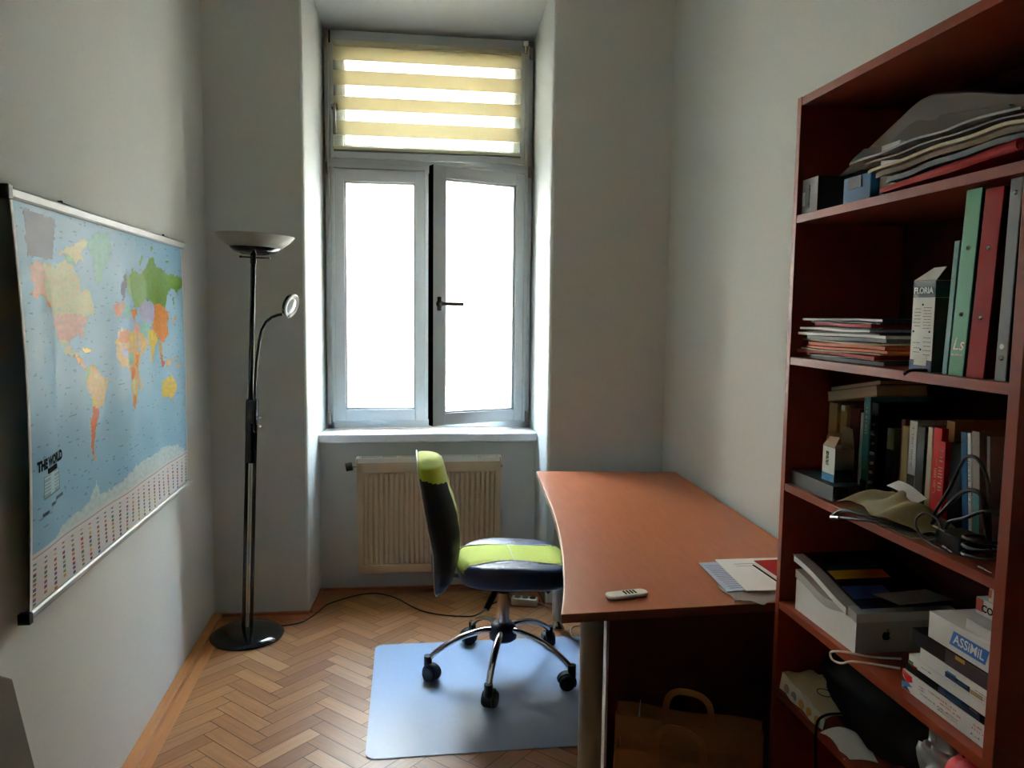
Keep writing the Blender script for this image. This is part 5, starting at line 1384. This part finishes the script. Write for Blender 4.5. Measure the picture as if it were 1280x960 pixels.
b = MB(); b.tube([(.995+.016*math.cos(a_*.35), 1.655+.020*math.sin(a_*.35), Z6+.062) for a_ in range(18)], .0011, 6); b.build('drawn_ring', 'ink', t)
b = MB(); b.grid(lambda u, v: (.98+.25*u, 1.785-.42*v, 0), 1, 1)
b = MB()
def blobby(c, r, seed, n=(28, 18), amp=.16):
    def fn(u, v):
        th, ph = 2*PI*u, PI*v
        d = Vector((math.sin(ph)*math.cos(th), math.sin(ph)*math.sin(th), math.cos(ph)))
        k = 1+amp*noise.noise(d*2.3+Vector((seed, 0, 0)))+amp*.5*noise.noise(d*6+Vector((0, seed, 0)))
        e = Vector((math.copysign(abs(d.x)**.75, d.x), math.copysign(abs(d.y)**.75, d.y), math.copysign(abs(d.z)**.7, d.z)))
        return (c[0]+r[0]*e.x*k, c[1]+r[1]*e.y*k, max(Z6+.0006, c[2]+r[2]*e.z*k))
    b = MB(); b.grid(fn, n[0], n[1]); return b
b = blobby((1.10, 1.55, Z6+.085), (.105, .20, .085), 4); tag(b.build('bag', 'blackm', smooth='all', weld=True), 'soft black bag filling the back of the lowest visible shelf', 'bag')
b = MB(); b.sheet(lambda u, v: (.948+.06*v+.008*math.sin(u*3), 1.588-.10*u-.03*v, Z6+.003+.022*math.sin(v*2.2)*(1-.6*u)+.006*math.sin(u*5)), 20, 12, .0012)
tag(b.build('paper_sheet', 'paper', smooth=True), 'curled white paper at the edge of the lowest visible shelf', 'paper')
cab('strap', 'thin dark strap hanging over the lowest visible shelf edge', [(1.0, 1.58, Z6+.05), (.965, 1.588, Z6+.045), (.945, 1.592, Z6+.03), (.942, 1.594, Z6), (.944, 1.594, Z6-.06), (.95, 1.594, Z6-.12)], .0030, 'blackm', 'strap')
b = blobby((1.035, 1.265, Z6+.082), (.048, .052, .082), 9, (40, 28), .5)
M['film'] = mat('grey_film', srgb(150, 152, 152), .18, spec=.8, var=.2, vscale=14)
tag(b.build('plastic_bag', 'film', smooth='all', weld=True), 'crumpled shiny clear plastic bag on the lowest visible shelf', 'plastic bag')
b = MB(); b.box(1.075, 1.09, 1.19, 1.245, Z6, Z6+.185); tag(b.build('card', 'papergrey'), 'grey card standing behind the plastic bag', 'card')
t = thing('cap', 'red cap with a black top at the near end of the lowest visible shelf', 'cap', (1.02, 1.165, Z6))
b = blobby((1.01, 1.175, Z6+.094), (.052, .050, .094), 15, (30, 20), .08); b.build('crown', 'brightred', t, smooth='all', weld=True)
b = blobby((1.03, 1.172, Z6+.165), (.044, .044, .028), 16, (30, 16), .08); b.build('top_panel', 'blackm', t, smooth='all', weld=True)


# ------------------------------------------------------------------ light, world, camera
w = bpy.data.worlds.new('world'); sc.world = w; w.use_nodes = True
nt = w.node_tree; bg = nt.nodes['Background']
bg.inputs[0].default_value = (.55, .75, 1.0, 1); bg.inputs[1].default_value = 19.0
sun = bpy.data.lights.new('sun', 'SUN'); sun.energy = 11; sun.angle = math.radians(.6); sun.color = (1, .93, .84)
so = bpy.data.objects.new('sun', sun); COL.objects.link(so)
so.rotation_euler = Vector((.15, .62, -.77)).to_track_quat('-Z', 'Y').to_euler()

cam = bpy.data.cameras.new('camera'); co = bpy.data.objects.new('camera', cam); COL.objects.link(co)
cam.sensor_fit = 'HORIZONTAL'; cam.sensor_width = 36; cam.lens = 36*961/1280
cam.clip_start = .02
co.matrix_world = Matrix.Translation((0, 0, 1.48)) @ Matrix.Rotation(math.radians(-7.8), 4, 'Z') @ Matrix.Rotation(PI/2-math.radians(5.35), 4, 'X') @ Matrix.Rotation(.0117, 4, 'Z')
sc.camera = co
sc.view_settings.view_transform = 'Standard'; sc.view_settings.look = 'None'; sc.view_settings.gamma = 1
sc.view_settings.use_curve_mapping = False
sc.view_settings.exposure = 2.1
sc.cycles.max_bounces = 12; sc.cycles.diffuse_bounces = 8; sc.cycles.glossy_bounces = 4; sc.cycles.transparent_max_bounces = 16
sc.cycles.caustics_reflective = False; sc.cycles.caustics_refractive = False
sc.cycles.sample_clamp_indirect = 12
sc.cycles.use_denoising = True
